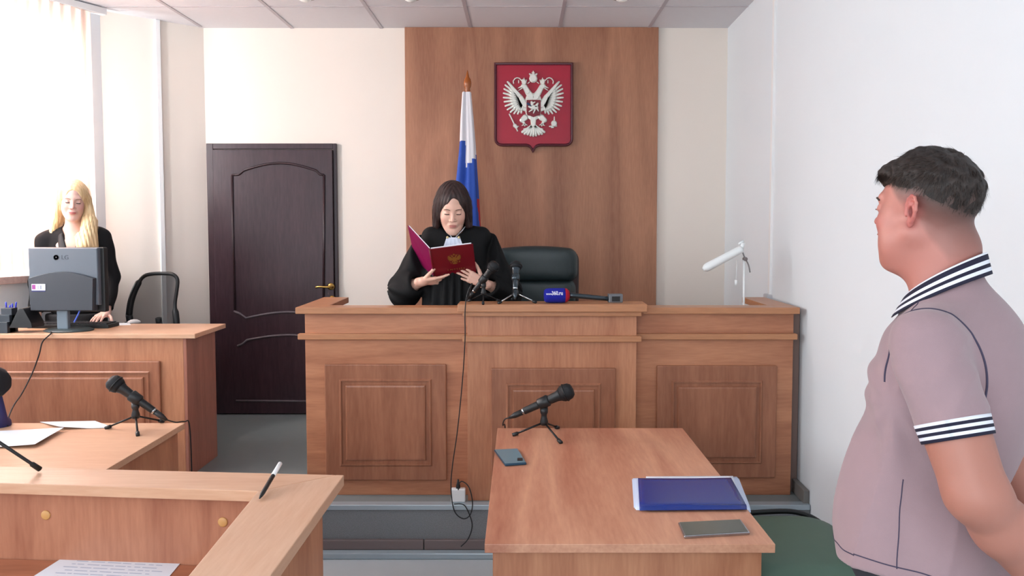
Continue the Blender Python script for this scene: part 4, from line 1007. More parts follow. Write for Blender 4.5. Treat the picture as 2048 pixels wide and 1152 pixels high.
def polygonize(f, lo, hi, res):
    """surface nets, evaluating only the blocks near the surface"""
    lo = np.array(lo, float); hi = np.array(hi, float); B = 8
    nb = np.ceil((hi - lo) / (res * B)).astype(int)
    n = nb * B + 1
    g = [lo[i] + np.arange(nb[i]) * res * B + res * B / 2 for i in range(3)]
    CX, CY, CZ = np.meshgrid(*g, indexing='ij'); cp = np.stack([CX, CY, CZ], -1).reshape(-1, 3).astype(np.float32)
    fc = f(cp); rad = res * B * .87 * 1.6 + res
    act = np.abs(fc) < rad
    D = np.empty(n, dtype=np.float32)
    Df = np.repeat(np.repeat(np.repeat(fc.reshape(nb), B, 0), B, 1), B, 2)
    D[:-1, :-1, :-1] = Df; D[-1] = 1; D[:, -1] = 1; D[:, :, -1] = 1
    ijk = np.stack(np.unravel_index(np.nonzero(act)[0], nb), -1)
    off = np.stack(np.meshgrid(np.arange(B + 1), np.arange(B + 1), np.arange(B + 1), indexing='ij'), -1).reshape(-1, 3)
    CH = 300
    for s in range(0, len(ijk), CH):
        idx = (ijk[s:s + CH, None, :] * B + off[None]).reshape(-1, 3)
        p = (lo + idx * res).astype(np.float32); D[idx[:, 0], idx[:, 1], idx[:, 2]] = f(p)
    S = D < 0
    c = np.zeros(np.array(n) - 1, dtype=np.int8)
    for dx in (0, 1):
        for dy in (0, 1):
            for dz in (0, 1): c += S[dx:n[0] - 1 + dx, dy:n[1] - 1 + dy, dz:n[2] - 1 + dz]
    ci = np.stack(np.nonzero((c > 0) & (c < 8)), -1)
    vid = -np.ones(np.array(n) - 1, dtype=np.int64); vid[ci[:, 0], ci[:, 1], ci[:, 2]] = np.arange(len(ci))
    acc = np.zeros((len(ci), 3)); cnt = np.zeros(len(ci))
    cor = [(a, b, d) for a in (0, 1) for b in (0, 1) for d in (0, 1)]
    for a in cor:
        for ax_ in range(3):
            if a[ax_]: continue
            b = list(a); b[ax_] = 1
            va = D[ci[:, 0] + a[0], ci[:, 1] + a[1], ci[:, 2] + a[2]]; vb = D[ci[:, 0] + b[0], ci[:, 1] + b[1], ci[:, 2] + b[2]]
            m = (va < 0) != (vb < 0); t = np.where(m, va / np.where(m, va - vb, 1), 0)
            pos = np.tile(np.array(a, float), (len(ci), 1)); pos[:, ax_] += t
            acc[m] += pos[m]; cnt[m] += 1
    Vt = lo + (ci + acc / cnt[:, None]) * res
    Q = []
    for ax_ in range(3):
        u, v = (ax_ + 1) % 3, (ax_ + 2) % 3
        sl0 = [slice(None)] * 3; sl1 = [slice(None)] * 3; sl0[ax_] = slice(0, n[ax_] - 1); sl1[ax_] = slice(1, n[ax_])
        s0 = S[tuple(sl0)]; s1 = S[tuple(sl1)]
        e = np.stack(np.nonzero(s0 != s1), -1)
        e = e[(e[:, u] > 0) & (e[:, v] > 0) & (e[:, u] < n[u] - 1) & (e[:, v] < n[v] - 1)]
        ins = S[e[:, 0], e[:, 1], e[:, 2]]
        def g_(du, dv):
            k = e.copy(); k[:, u] -= du; k[:, v] -= dv; return vid[k[:, 0], k[:, 1], k[:, 2]]
        q = np.stack([g_(1, 1), g_(0, 1), g_(0, 0), g_(1, 0)], -1)
        q[~ins] = q[~ins][:, ::-1]; Q.append(q)
    Q = np.concatenate(Q); Q = Q[(Q >= 0).all(1)]
    return Vt, Q
def join(parts):
    V = []; Q = []; o = 0
    for v, q in parts: V.append(v); Q.append(q + o); o += len(v)
    return np.concatenate(V), np.concatenate(Q)
def project(f, p, it=6):
    p = np.atleast_2d(np.array(p, dtype=np.float32)); e = 1e-3
    for _ in range(it):
        d = f(p); g = np.stack([f(p + V3(*v)) - f(p - V3(*v)) for v in ((e, 0, 0), (0, e, 0), (0, 0, e))], -1) / (2 * e)
        g /= np.maximum((g ** 2).sum(1, keepdims=True), 1e-6) ** .5
        p = p - d[:, None] * g
    return p, g
def hashnoise(Pt, s):
    """cheap smooth pseudo-noise, about -1..1"""
    x, y, z = (Pt * s).T
    return (np.sin(x * 1.7 + 2.1 * np.sin(y * 1.3 + .5)) + np.sin(y * 2.1 + 1.7 * np.sin(z * 1.1 + 1.3)) + np.sin(z * 1.9 + 1.9 * np.sin(x * 1.5 + 2.2))) / 3

def head_sdf(Q, pr, hi=True):
    """head in its own frame: face towards -y, origin between the eyes at ear depth"""
    w = pr.get('w', 1.0); ax_ = np.abs(Q[:, 0]); S_ = Q.copy(); S_[:, 0] = ax_; S_ = S_ / V3(w, 1, 1)
    d = ell(S_, (0, .014, .030), (.076, .098, .090))
    d = smin(d, ell(S_, (0, -.028, -.034), (.058, .061, .080)), .03)
    d = smin(d, ell(S_, (.034, -.052, -.030), (.027, .030, .026)), .025)
    jw = pr.get('jaw', 0)
    d = smin(d, cap(S_, (.050 + jw, .004, -.052), (.020 + jw * .5, -.062, -.094), .021, .018), .03)
    d = smin(d, ell(S_, (0, -.074, -.101), (.019, .017, .016)), .02)
    if pr.get('chin2'): d = smin(d, ell(S_, (0, -.035, -.118), (.048, .050, .026)), .03); d = smin(d, ell(S_, (.040, -.035, -.075), (.028, .035, .035)), .025)
    if not hi: return d
    d = smin(d, cap(S_, (0, -.079, .024), (.034, -.074, .024), .010), .018)
    # sockets, lids
    d = smax(d, -ell(S_, (.031, -.098, .006), (.017, .014, .010)), .012)
    d = smin(d, ell(S_, (.031, -.0745, .003), (.0145, .0130, .0125)), .004)
    lid = cap(S_, (.020, -.0885, .0005), (.042, -.084, .0005), .0016); d = smin(d, lid, .002)
    # nose
    nl = pr.get('nose', 1.0)
    d = smin(d, cap(S_, (0, -.082, .016), (0, -.082 - .024 * nl, -.022), .0055, .0085), .012)
    d = smin(d, ell(S_, (0, -.082 - .026 * nl, -.0265), (.0100, .0105, .0085)), .006)
    d = smin(d, ell(S_, (.0125, -.094, -.030), (.0072, .010, .0070)), .006)
    d = smax(d, -ell(S_, (.0065, -.100, -.036), (.0032, .005, .003)), .003)
    # mouth
    d = smin(d, ell(S_, (0, -.086, -.058), (.024, .012, .014)), .012)
    d = smin(d, ell(S_, (0, -.0955, -.0550), (.0225, .0060, .0038)), .004)
    d = smin(d, ell(S_, (0, -.0950, -.0640), (.0190, .0064, .0046)), .004)
    d = smax(d, -cap(S_, (0, -.1035, -.0592), (.022, -.094, -.0600), .0013), .003)
    # ears
    if not pr.get('noear'):
        E = S_ - V3(.0745, .012, -.004); fl = .55
        def ep(y, z, o=0): return (.002 + y * fl + o, y, z)
        d = smin(d, ell(E, ep(.013, .0), (.0055, .015, .027), rot(0, 0, -28)), .006)
        pts = [(-.004, -.002), (-.003, .012), (.004, .024), (.014, .030), (.024, .026), (.030, .014), (.029, .000), (.023, -.013), (.015, -.023)]
        rim = None
        for a, b in zip(pts[:-1], pts[1:]):
            c = cap(E, ep(*a, .003), ep(*b, .003), .0032); rim = c if rim is None else smin(rim, c, .002)
        d = smin(d, rim, .003)
        d = smin(d, ell(E, ep(.007, -.026), (.0055, .009, .010), rot(0, 0, -28)), .004)
        d = smax(d, -ell(E, ep(.011, -.003, .005), (.0105, .0078, .0125), rot(0, 0, -28)), .0025)
        d = smax(d, -ell(E, ep(.014, .015, .006), (.0060, .0075, .0062), rot(0, 0, -28)), .0025)
        d = smin(d, ell(E, ep(-.003, -.008, .003), (.0035, .004, .0055)), .003)
    return d

SKIN_M, nt, b = nmat('skin')
at = nt.nodes.new('ShaderNodeAttribute'); at.attribute_name = 'Col'
nt.links.new(at.outputs['Color'], b.inputs['Base Color']); b.inputs['Roughness'].default_value = .48
b.inputs['Subsurface Weight'].default_value = .12; b.inputs['Subsurface Radius'].default_value = (1, .35, .2); b.inputs['Subsurface Scale'].default_value = .008
n2 = nt.nodes.new('ShaderNodeTexNoise'); n2.inputs['Scale'].default_value = 700; tc = nt.nodes.new('ShaderNodeTexCoord'); nt.links.new(tc.outputs['Object'], n2.inputs['Vector'])
bp = nt.nodes.new('ShaderNodeBump'); bp.inputs['Strength'].default_value = .12; bp.inputs['Distance'].default_value = .001; nt.links.new(n2.outputs['Fac'], bp.inputs['Height']); nt.links.new(bp.outputs['Normal'], b.inputs['Normal'])
def hairmat(name, a, b2, rough=.45):
    m, nt, b = nmat(name)
    at = nt.nodes.new('ShaderNodeAttribute'); at.attribute_name = 'Col'
    mx = nt.nodes.new('ShaderNodeMix'); mx.data_type = 'RGBA'; mx.inputs[6].default_value = lin(a); mx.inputs[7].default_value = lin(b2)
    nt.links.new(at.outputs['Fac'], mx.inputs[0]); nt.links.new(mx.outputs[2], b.inputs['Base Color'])
    b.inputs['Roughness'].default_value = rough; return m
def blend(c, mask, col):
    col = np.array(lin(col)); return c * (1 - mask[:, None]) + col * mask[:, None]
def soft(d, k): return np.clip(.5 - d / k, 0, 1)
def skin_cols(H, base, lips, flush, ear=None):
    """H: vertices in the head frame"""
    n = len(H); c = np.tile(np.array(lin(base)), (n, 1)); A = H.copy(); A[:, 0] = np.abs(A[:, 0]); A = A.astype(np.float32)
    c = blend(c, .6 * soft(ell(A, (.042, -.065, -.030), (.022, .03, .022)), .02), flush)
    c = blend(c, .5 * soft(ell(A, (0, -.108, -.026), (.012, .014, .012)), .01), flush)
    c = blend(c, .6 * soft(ell(A, (.085, .025, -.004), (.02, .028, .045)), .01), flush)
    c = blend(c, .75 * soft(ell(A, (.080, .021, -.007), (.010, .007, .012)), .004), (120, 52, 50))  # shade of the ear hollow put into the skin colour
    c = blend(c, .85 * soft(ell(A, (0, -.100, -.0595), (.0225, .012, .0082)), .003), lips)
    return c
def strands(roots, fdir, nseg, step, width, face_out, m, parent, name, rng, taper=.3, jitter=.15, lens=None):
    """thin ribbons grown from the roots; fdir(P, t) gives the direction field, face_out(P) the outward normal"""
    n = len(roots); p = roots.astype(np.float32).copy(); rows = [];
    L = np.ones(n) if lens is None else lens
    jit = rng.normal(0, jitter, (n, 3))
    ws = []
    for k in range(nseg + 1):
        t = k / nseg; d = fdir(p, t) + jit; d /= np.linalg.norm(d, axis=1, keepdims=True)
        nr = face_out(p); s = np.cross(d, nr); s /= np.maximum(np.linalg.norm(s, axis=1, keepdims=True), 1e-6)
        w_ = width * (1 - (1 - taper) * t) / 2
        rows.append(np.stack([p - s * w_, p + s * w_], 1)); p = p + d * (step * L)[:, None]
    R = np.stack(rows, 1)                      # n, nseg+1, 2, 3
    V = R.reshape(-1, 3); base = np.arange(n)[:, None] * (nseg + 1) * 2 + np.arange(nseg)[None] * 2
    b0 = base.ravel(); Q = np.stack([b0, b0 + 1, b0 + 3, b0 + 2], -1)
    shade = np.repeat(rng.random(n), (nseg + 1) * 2); cols = np.stack([shade] * 3 + [np.ones_like(shade)], -1)
    return from_np(name, V, Q, m, parent, cols=cols, world=False)

def hand(wrist, fwd, palm_n, thumb_side, s=1.0, curls=(.5, .5, .5, .55), spread=.09, thumb=(.5, .6), lenk=1.0):
    """list of capsules (a, b, ra, rb, group) for a hand; palm_n points out of the palm; thumb_side = +1/-1 along side"""
    wv = Vector(wrist); f = Vector(fwd).normalized(); pn = Vector(palm_n); pn = (pn - f * pn.dot(f)).normalized(); sd = f.cross(pn).normalized() * thumb_side
    caps = []
    for i, o in enumerate((.026, .009, -.009, -.025)):
        caps.append((wv + sd * o * .55 * s, wv + (f * .080 + sd * o) * s, .0145 * s, .0115 * s, 'palm'))
    caps.append((wv + sd * .012 * s, wv + (f * .040 + sd * .020 + pn * .006) * s, .016 * s, .013 * s, 'palm'))
    caps.append((wv - f * .03 * s, wv + f * .01 * s, .0235 * s, .021 * s, 'palm'))
    Ls = ((.040, .025, .020), (.044, .028, .021), (.041, .026, .020), (.032, .020, .018)); rs = (.0088, .0090, .0086, .0076)
    for i, (L, r_, cu) in enumerate(zip(Ls, rs, curls)):
        o = (.026, .009, -.009, -.025)[i]; a = wv + (f * (.083 - .004 * abs(i - 1.3)) + sd * o) * s
        d = (f + sd * spread * (1.5 - i)).normalized(); ang = 0
        for j in range(3):
            ang += cu * (.75, 1.0, .8)[j]; dd = (d * math.cos(ang) + pn * math.sin(ang)).normalized(); b = a + dd * L[j] * s * lenk
            caps.append((a, b, r_ * s * (1 - .10 * j), r_ * s * (1 - .10 * (j + 1)), 'f%d' % i)); a = b
    a = wv + (f * .022 + sd * .024 + pn * .008) * s; t1, t2 = thumb
    d = (f * .75 + sd * .75 + pn * .25).normalized()
    for L, r0, r1, k in ((.042, .0140, .0108, 0), (.030, .0105, .0095, t1), (.026, .0095, .0080, t2)):
        d = (d * (1 - .0) - sd * .55 * k + pn * .45 * k).normalized(); b = a + d * L * s; caps.append((a, b, r0 * s, r1 * s, 'th')); a = b
    return caps
def caps_sdf(Pt, caps, k=.008):
    groups = {}
    for a, b, ra, rb, g in caps:
        c = cap(Pt, a, b, ra, rb); groups[g] = c if g not in groups else smin(groups[g], c, k if g == 'palm' else k * .45)
    d = groups.pop('palm')
    out = None
    for g in groups.values():
        v = smin(d, g, k * .55); out = v if out is None else np.minimum(out, v)
    return out
# ------------------------------------------------------------------ the man standing on the right
MYAW = math.radians(-128)        # local -y turned to face (-x, +y)
def face_yaw(a):                 # rotation that takes local -y to the direction (-cos a, sin a)
    return math.atan2(-math.cos(a), -math.sin(a)) * -1
A_B = math.radians(38)
def yaw_for(a): d = (-math.cos(a), math.sin(a)); return math.atan2(d[0], -d[1])
man = thing('person', 'man in a mauve polo shirt with striped collar, standing in profile, hands behind back', 'person', (.838, 1.53, 0), yaw_for(A_B))
HC = V3(0, -.012, 1.683); HS = .955
HR = rot(0, 0, 0) @ rot(0, 0, -math.degrees(math.radians(60) - A_B))
HRi = HR                                            # head-local = (p - HC) @ HR
def to_head(Pt): return ((Pt - HC) @ HR / HS).astype(np.float32)
prm = dict(w=1.03, jaw=.004, chin2=1, nose=.95)
def man_head(Pt):
    d = head_sdf(to_head(Pt), prm) * HS
    nk = cap(Pt, (0, .035, 1.44), (0, .006, 1.62), .061, .058)
    d = smin(d, nk, .035)
    d = smin(d, ell(Pt, (0, .045, 1.60), (.050, .045, .05)), .03)
    d = smin(d, cap(Pt, (-.13, .03, 1.42), (.13, .03, 1.42), .045), .03)
    return smax(d, -(Pt[:, 2] - 1.42), .01)
SH = V3(.195, .030, 1.432); EL = V3(.245, .120, 1.190); WR = V3(.110, .236, .988)
SH2 = SH * V3(-1, 1, 1); EL2 = V3(-.235, .060, 1.18); WR2 = V3(-.075, .255, 1.0)
hcaps = hand(WR, (-.75, .10, -.42), (.35, -.75, -.3), 1, 1.06, curls=(.35, .35, .4, .4))
hcaps2 = hand(WR2, (.70, .32, -.40), (-.3, -.75, -.3), -1, 1.06, curls=(.5, .5, .5, .5))
def arm(Pt, sh, el, wr, hc):
    d = cap(Pt, sh, el, .053, .046)
    d = smin(d, cap(Pt, sh * .35 + el * .65, el, .050, .045), .02)
    d = smin(d, ell(Pt, el + V3(0.0, .018, -.004), (.030, .028, .036)), .02)
    mid = el * .68 + wr * .32
    d = smin(d, cap(Pt, el, mid, .046, .048), .02); d = smin(d, cap(Pt, mid, wr, .048, .030), .02)
    return smin(d, caps_sdf(Pt, hc), .015)
v1, q1 = polygonize(man_head, (-.2, -.16, 1.41), (.2, .18, 1.84), .0019)
v2, q2 = polygonize(lambda p: arm(p, SH, EL, WR, hcaps), (-.1, -.07, .85), (.35, .34, 1.53), .0028)
v3, q3 = polygonize(lambda p: arm(p, SH2, EL2, WR2, hcaps2), (-.35, -.07, .83), (.14, .38, 1.53), .0035)
def man_core(Pt):
    d = ell(Pt, (0, .01, 1.10), (.13, .11, .16)); d = smin(d, ell(Pt, (0, .02, 1.33), (.13, .07, .12)), .04)
    d = smin(d, cap(Pt, (-.17, .03, 1.42), (.17, .03, 1.42), .04), .03); d = smin(d, ell(Pt, (0, .02, .95), (.16, .12, .12)), .06)
    for s in (-1, 1): d = smin(d, cap(Pt, (s * .09, .02, .90), (s * .10, .03, .48), .085, .058), .03); d = smin(d, cap(Pt, (s * .10, .03, .48), (s * .11, .05, .09), .055, .040), .02)
    return d
v4, q4 = polygonize(man_core, (-.35, -.3, .03), (.35, .3, 1.55), .010)
Vb, Qb = join([(v1, q1), (v2, q2), (v3, q3), (v4, q4)])
H = to_head(Vb.astype(np.float32))
cols = skin_cols(H, (182, 120, 108), (172, 96, 92), (186, 98, 94))
# shaved sides and nape: short stubble colour in the skin
hz = H[:, 2]; hy = H[:, 1]; hx = np.abs(H[:, 0])
hl_front = np.interp(hz, [-.02, .0, .03, .055, .08], [.02, -.012, -.030, -.046, -.06])      # hairline in y by height
low = np.interp(hy, [-.05, -.01, .02, .045, .075, .12], [.035, .005, -.010, -.070, -.115, -.12])
cutl = np.interp(hy, [-.10, -.06, -.02, .03, .08, .12], [.068, .056, .046, .036, .002, -.030])
msk = np.clip((hy - hl_front) / .012, 0, 1) * (.25 * np.clip((hz - low) / .02, 0, 1) + .75 * np.clip((hz - low) / (cutl - low + .004), 0, 1) ** 1.2)
earm = soft(ell(np.abs(H) * V3(1, 1, 1) * np.where(H > 0, 1, 1), (.092, .026, .0), (.02, .022, .036)), .004) * (hx > .078)
msk = msk * (1 - np.clip(earm * 2, 0, 1)); msk[hz < -.12] = 0
cols = blend(cols, .93 * msk, (62, 48, 43))
tan = np.clip((1.40 - Vb[:, 2]) / .1, 0, 1); cols = blend(cols, tan * .8, (166, 112, 95))
from_np('body', Vb, Qb, SKIN_M, man, cols=cols, world=False)
# eyes, brows
def hp_(p): return (V3(*p) * HS) @ HR.T + HC
for s in (-1, 1):
    pts = [hp_((s * x * 1.03, y, z)) for x, y, z in ((.016, -.090, .021), (.028, -.092, .026), (.042, -.084, .026), (.050, -.074, .020))]
    pts, _ = project(man_head, pts); bm = bmesh.new(); tube(bm, smooth_path(pts, 4), [.0035] * 13, 8, flat=.5); o = finish('eyebrow', bm, mat('man_brow', (66, 46, 38), .8), man, world=False)
    pts = [hp_((s * x * 1.03, y, z)) for x, y, z in ((.020, -.092, .001), (.031, -.095, -.001), (.043, -.088, .0005))]
    pts, _ = project(man_head, pts); bm = bmesh.new(); tube(bm, smooth_path(pts, 4), [.0015] * 9, 6); finish('eyelash', bm, mat('man_lash', (50, 34, 30), .8), man, world=False)
# hair: a thicker cap on top, standing over the forehead
def man_hair(Pt):
    H = to_head(Pt)
    lump = .0022 * hashnoise(H, 120) + .0030 * hashnoise(H * V3(1.5, .5, 1), 70)
    A = np.abs(H[:, 0])
    sk = ell(H * V3(1 / 1.03, 1, 1), (0, .014, .030), (.076, .098, .090))
    cut = np.interp(H[:, 1], [-.10, -.06, -.02, .03, .08, .12], [.068, .056, .046, .036, .002, -.030])
    up = np.clip((H[:, 2] - cut) / (.045 + .05 * np.clip(H[:, 1] / .08, 0, 1)), -.3, 1)
    bk = np.clip((H[:, 1] - .0) / .08, 0, 1); th = np.where(up > 0, (.0125 - .0065 * bk) * up * up * (3 - 2 * up), .02 * up)
    d = sk - th + lump * np.clip(up * 2, 0, 1)
    fr = ell(H, (0, -.062, .077), (.056, .036, .027)) + lump
    return smin(d, fr, .022) * HS
vh, qh = polygonize(man_hair, (-.14, -.16, 1.66), (.14, .15, 1.87), .0022)
HAIR_D = hairmat('dark_brown_hair', (24, 17, 14), (56, 39, 31), .6)
rgm = np.random.default_rng(4)
sh = .3 + .25 * hashnoise(vh.astype(np.float32), 160); cc_ = np.stack([np.clip(sh, 0, 1)] * 3 + [np.ones(len(sh))], -1)
hairo = from_np('hair', vh, qh, HAIR_D, man, cols=cc_, world=False)
Hh_ = to_head(vh.astype(np.float32)); okk = np.nonzero(Hh_[:, 2] > np.interp(Hh_[:, 1], [-.10, -.06, -.02, .03, .08, .12], [.072, .062, .054, .046, .014, -.018]))[0]
sel = rgm.choice(okk, min(9000, len(okk)), replace=False); roots = vh[sel].astype(np.float32)
def out_n(Pt):
    g = (Pt - (HC + V3(0, .01, .03))); return g / np.linalg.norm(g, axis=1, keepdims=True)
fwdv = (V3(0, -1, 0) @ HR.T)
def mdir(Pt, t):
    g = out_n(Pt); Hh = to_head(Pt); ontop = np.clip((Hh[:, 2] - .05) / .05, 0, 1)[:, None]; back = np.clip((Hh[:, 1] - .03) / .05, 0, 1)[:, None]
    d = (fwdv * 1.0 + V3(.25, 0, 0)) * ontop * (1 - back) + V3(0, 0, -1) * (1 - ontop * (1 - back)) + fwdv * .35
    d = d - g * (d * g).sum(1, keepdims=True); return d / np.maximum(np.linalg.norm(d, axis=1, keepdims=True), 1e-5) + g * .20 * (1 - t)
strands(roots - out_n(roots) * .002, mdir, 4, .0044, .0013, out_n, HAIR_D, man, 'hair_strands', rgm, jitter=.16, lens=rgm.uniform(.5, 1.1, len(roots)))
# polo shirt
def shirt_body(Pt, detail=True):
    d = ell(Pt, (0, -.018, 1.04), (.180, .150, .25))
    d = smin(d, ell(Pt, (0, .012, .97), (.180, .162, .18)), .06)
    d = smin(d, ell(Pt, (0, -.002, 1.30), (.172, .108, .17)), .06)
    d = smin(d, ell(Pt, (0, .085, 1.32), (.165, .105, .20)), .06)
    d = smin(d, cap(Pt, (-.155, .030, 1.430), (.155, .030, 1.430), .066), .06)
    d = smin(d, cap(Pt, (0, .040, 1.46), (0, .028, 1.545), .070, .064), .04)
    if detail:
        x, y, z = Pt.T
        ang = np.arctan2(y, x)
        fz = np.clip((1.36 - z) / .15, 0, 1); d = d + .0072 * np.abs(np.sin(z * 4.5 + ang * 3.5 + 1.1 * np.sin(z * 9))) ** .7 * fz + .0045 * np.sin(z * 26 + 2.5 * np.sin(ang * 3) + 6 * y) * np.clip((1.12 - z) / .1, 0, 1) * np.clip((y + .05) / .08, 0, 1) + .0022 * hashnoise(Pt, 22)
        # diagonal pulls from the armpit
        r_ = np.hypot(y + .03, z - 1.31); dd = np.sin(np.arctan2(z - 1.31, -(y + .03)) * 9) * np.exp(-((r_ - .10) / .06) ** 2); d = d + .0035 * dd
    return d
def sleeve(Pt, sh, el):
    cu = sh * .42 + el * .58; d0 = (el - sh) / np.linalg.norm(el - sh)
    d = cap(Pt, sh, cu + d0 * .04, .066, .0585); d = d + .0032 * np.abs(np.sin(Pt[:, 2] * 32 - Pt[:, 1] * 30 + 1.5 * np.sin(Pt[:, 1] * 30))) + .0026 * hashnoise(Pt, 24) - .0015
    return smax(d, (Pt - cu) @ d0, .004)
def shirt(Pt):
    d = shirt_body(Pt)
    for s, e in ((SH, EL), (SH2, EL2)): d = smin(d, sleeve(Pt, s, e), .016)
    hem = .955 + .02 * np.cos(np.arctan2(Pt[:, 1], Pt[:, 0]) * 2)
    d = smax(d, hem - Pt[:, 2], .006)
    # neck opening
    nk = cap(Pt, (0, .028, 1.49), (0, .000, 1.70), .058, .095)
    d = smax(d, -nk, .006)
    d = smax(d, -ell(Pt, (0, -.085, 1.52), (.03, .05, .06)), .01)
    return d
MAUVE = mat('mauve_jersey', (152, 127, 132), .9, var=.03, vscale=40, bump=.25, bscale=1100, sheen=.2)
vs, qs = polygonize(shirt, (-.37, -.30, .94), (.37, .24, 1.58), .0042)
so = from_np('polo_shirt', vs, qs, MAUVE, man, world=False)
SEAM = mat('navy_seam', (62, 56, 78), .8)
def seam(pts, r_=.0016, f=shirt, sub=True):
    p, g = project(f, [tuple(q) for q in smooth_path(pts, 8)]); bm = bmesh.new(); tube(bm, [Vector(q) for q in p], r_, 6); return finish('seam', bm, SEAM, so, world=False)
seam([(.155 + .012 * math.sin(t), .035 - .088 * math.cos(t), 1.375 + .115 * math.sin(t)) for t in np.linspace(-.25, math.pi + .35, 18)], .0022)
seam([(.075, -.02, 1.52), (.11, -.02, 1.51), (.150, -.015, 1.495)], .0012)
seam([(.2, .0, 1.17), (.21, -.01, 1.1), (.20, -.01, 1.0)], .0011)
hemz = lambda a: 0.982 + .02 * math.cos(2 * a)
seam([(.19 * math.cos(a), -.02 + .21 * math.sin(a), hemz(a)) for a in np.linspace(-2.6, .6, 14)], .0013)
# striped collar and cuffs: ribbed bands with rows of their own colour
KNW = mat('knit_white', (226, 228, 236), .85, bump=.4, bscale=900); KNN = mat('knit_navy', (26, 24, 48), .85, bump=.4, bscale=900)
def band(name, rings, mis, thick=.003):
    """rings: list of closed/open rows of points from top to bottom"""
    R = [[Vector(p) for p in r] for r in rings]; m = len(R[0]); V = []; Q = []; MI = []
    cen = sum((p for r in R for p in r), Vector()) / (m * len(R))
    for lay in (0, 1):
        for r in R:
            for p in r:
                o = (p - cen); o.z *= .3; o.normalize(); V.append(p + o * thick * (lay == 0))
    N = len(R)
    for j in range(N - 1):
        for i in range(m - 1):
            a = j * m + i; Q.append((a, a + 1, a + m + 1, a + m)); MI.append(mis[j]); b_ = a + N * m; Q.append((b_, b_ + m, b_ + m + 1, b_ + 1)); MI.append(mis[j])
    for i in range(m - 1): a = i; Q.append((a, a + N * m, a + N * m + 1, a + 1)); MI.append(mis[0]); a = (N - 1) * m + i; Q.append((a, a + 1, a + N * m + 1, a + N * m)); MI.append(mis[-1])
    for j in range(N - 1):
        for i in (0, m - 1): a = j * m + i; Q.append((a, a + m, a + m + N * m, a + N * m)); MI.append(mis[j])
    return from_np(name, V, Q, [KNW, KNN], so, mi=MI, world=False)
def collar_pt(t, v):
    """t in 0..1 round from the left tip over the back to the right tip; v 0 top fold to 1 outer edge"""
    a = math.radians(-90 + 22 + (360 - 44) * t); ca_, sa_ = math.cos(a), math.sin(a)
    back = .5 + .5 * sa_                      # 1 at the back, 0 in front
    rx, ry = .058 + .006 * (.5 + .5 * sa_), .060 + .006 * (.5 + .5 * sa_)
    top = Vector((rx * ca_, .026 + ry * sa_ - .006 * (1 - back), 1.497 + .100 * back ** .8))
    outw = Vector((ca_, sa_, 0)); w_ = .046 + .016 * (1 - back) ** 2
    dropz = .92 * back + .72 * (1 - back); outk = .22 * back + .40 * (1 - back)
    return top + outw * (.004 + w_ * outk * v) + Vector((0, 0, -1)) * w_ * dropz * v
stripes = [0, 1, 1, 1, 0, 0, 1, 1, 0, 0, 1, 1]
NT = 60; rings = [[collar_pt(i / NT, j / len(stripes)) for i in range(NT + 1)] for j in range(len(stripes) + 1)]
band('collar', rings, stripes)
def cuff(sh, el):
    d0 = (el - sh) / np.linalg.norm(el - sh); cu = sh * .42 + el * .58
    u = np.cross(d0, V3(0, 1, 0)); u /= np.linalg.norm(u); v = np.cross(d0, u); st = [0, 1, 0, 1, 0, 1]; n = 48
    rings = [[Vector(cu + d0 * (-.016 + .033 * j / len(st)) + (u * math.cos(2 * math.pi * i / n) + v * math.sin(2 * math.pi * i / n)) * (.0592 - .0005 * j)) for i in range(n + 1)] for j in range(len(st) + 1)]
    return band('cuff', rings, [0, 1, 0, 1, 0, 1], .003)
cuff(SH, EL); cuff(SH2, EL2)
# wrist bracelet
d0 = (WR - EL) / np.linalg.norm(WR - EL); u = np.cross(d0, V3(0, 0, 1)); u /= np.linalg.norm(u); v = np.cross(d0, u); cw = WR - d0 * .012
bm = bmesh.new(); tube(bm, [Vector(cw + (u * math.cos(a) + v * math.sin(a)) * .0325) for a in np.linspace(0, 2 * math.pi, 37)], .0028, 8); br = finish('bracelet', bm, mat('bright_silver', (225, 225, 228), .15, metal=1), man, world=False)
# trousers and shoes
def trousers(Pt):
    d = ell(Pt, (0, .01, .96), (.178, .145, .13))
    for s in (-1, 1):
        d = smin(d, cap(Pt, (s * .09, .015, .90), (s * .10, .03, .50), .098, .078), .03); d = smin(d, cap(Pt, (s * .10, .03, .50), (s * .11, .045, .10), .076, .068), .03)
    d = d + .003 * np.sin(Pt[:, 2] * 40 + 3 * np.sin(Pt[:, 1] * 20)); d = smax(d, .045 - Pt[:, 2], .004); return smax(d, Pt[:, 2] - 1.03, .004)
vt, qt = polygonize(trousers, (-.26, -.2, .03), (.26, .22, 1.05), .009)
from_np('trousers', vt, qt, mat('dark_trousers', (40, 42, 50), .85), man, world=False)
for s in (-1, 1):
    f = lambda p: smax(smin(ell(p, (s * .11, -.06, .035), (.048, .13, .042)), cap(p, (s * .11, .05, .05), (s * .11, .05, .09), .046), .03), -p[:, 2] + .001, .004)
    vv, qq = polygonize(f, (s * .11 - .08, -.22, -.02), (s * .11 + .08, .13, .16), .006); from_np('shoe', vv, qq, mat('black_shoe', (20, 20, 22), .35), man, world=False)
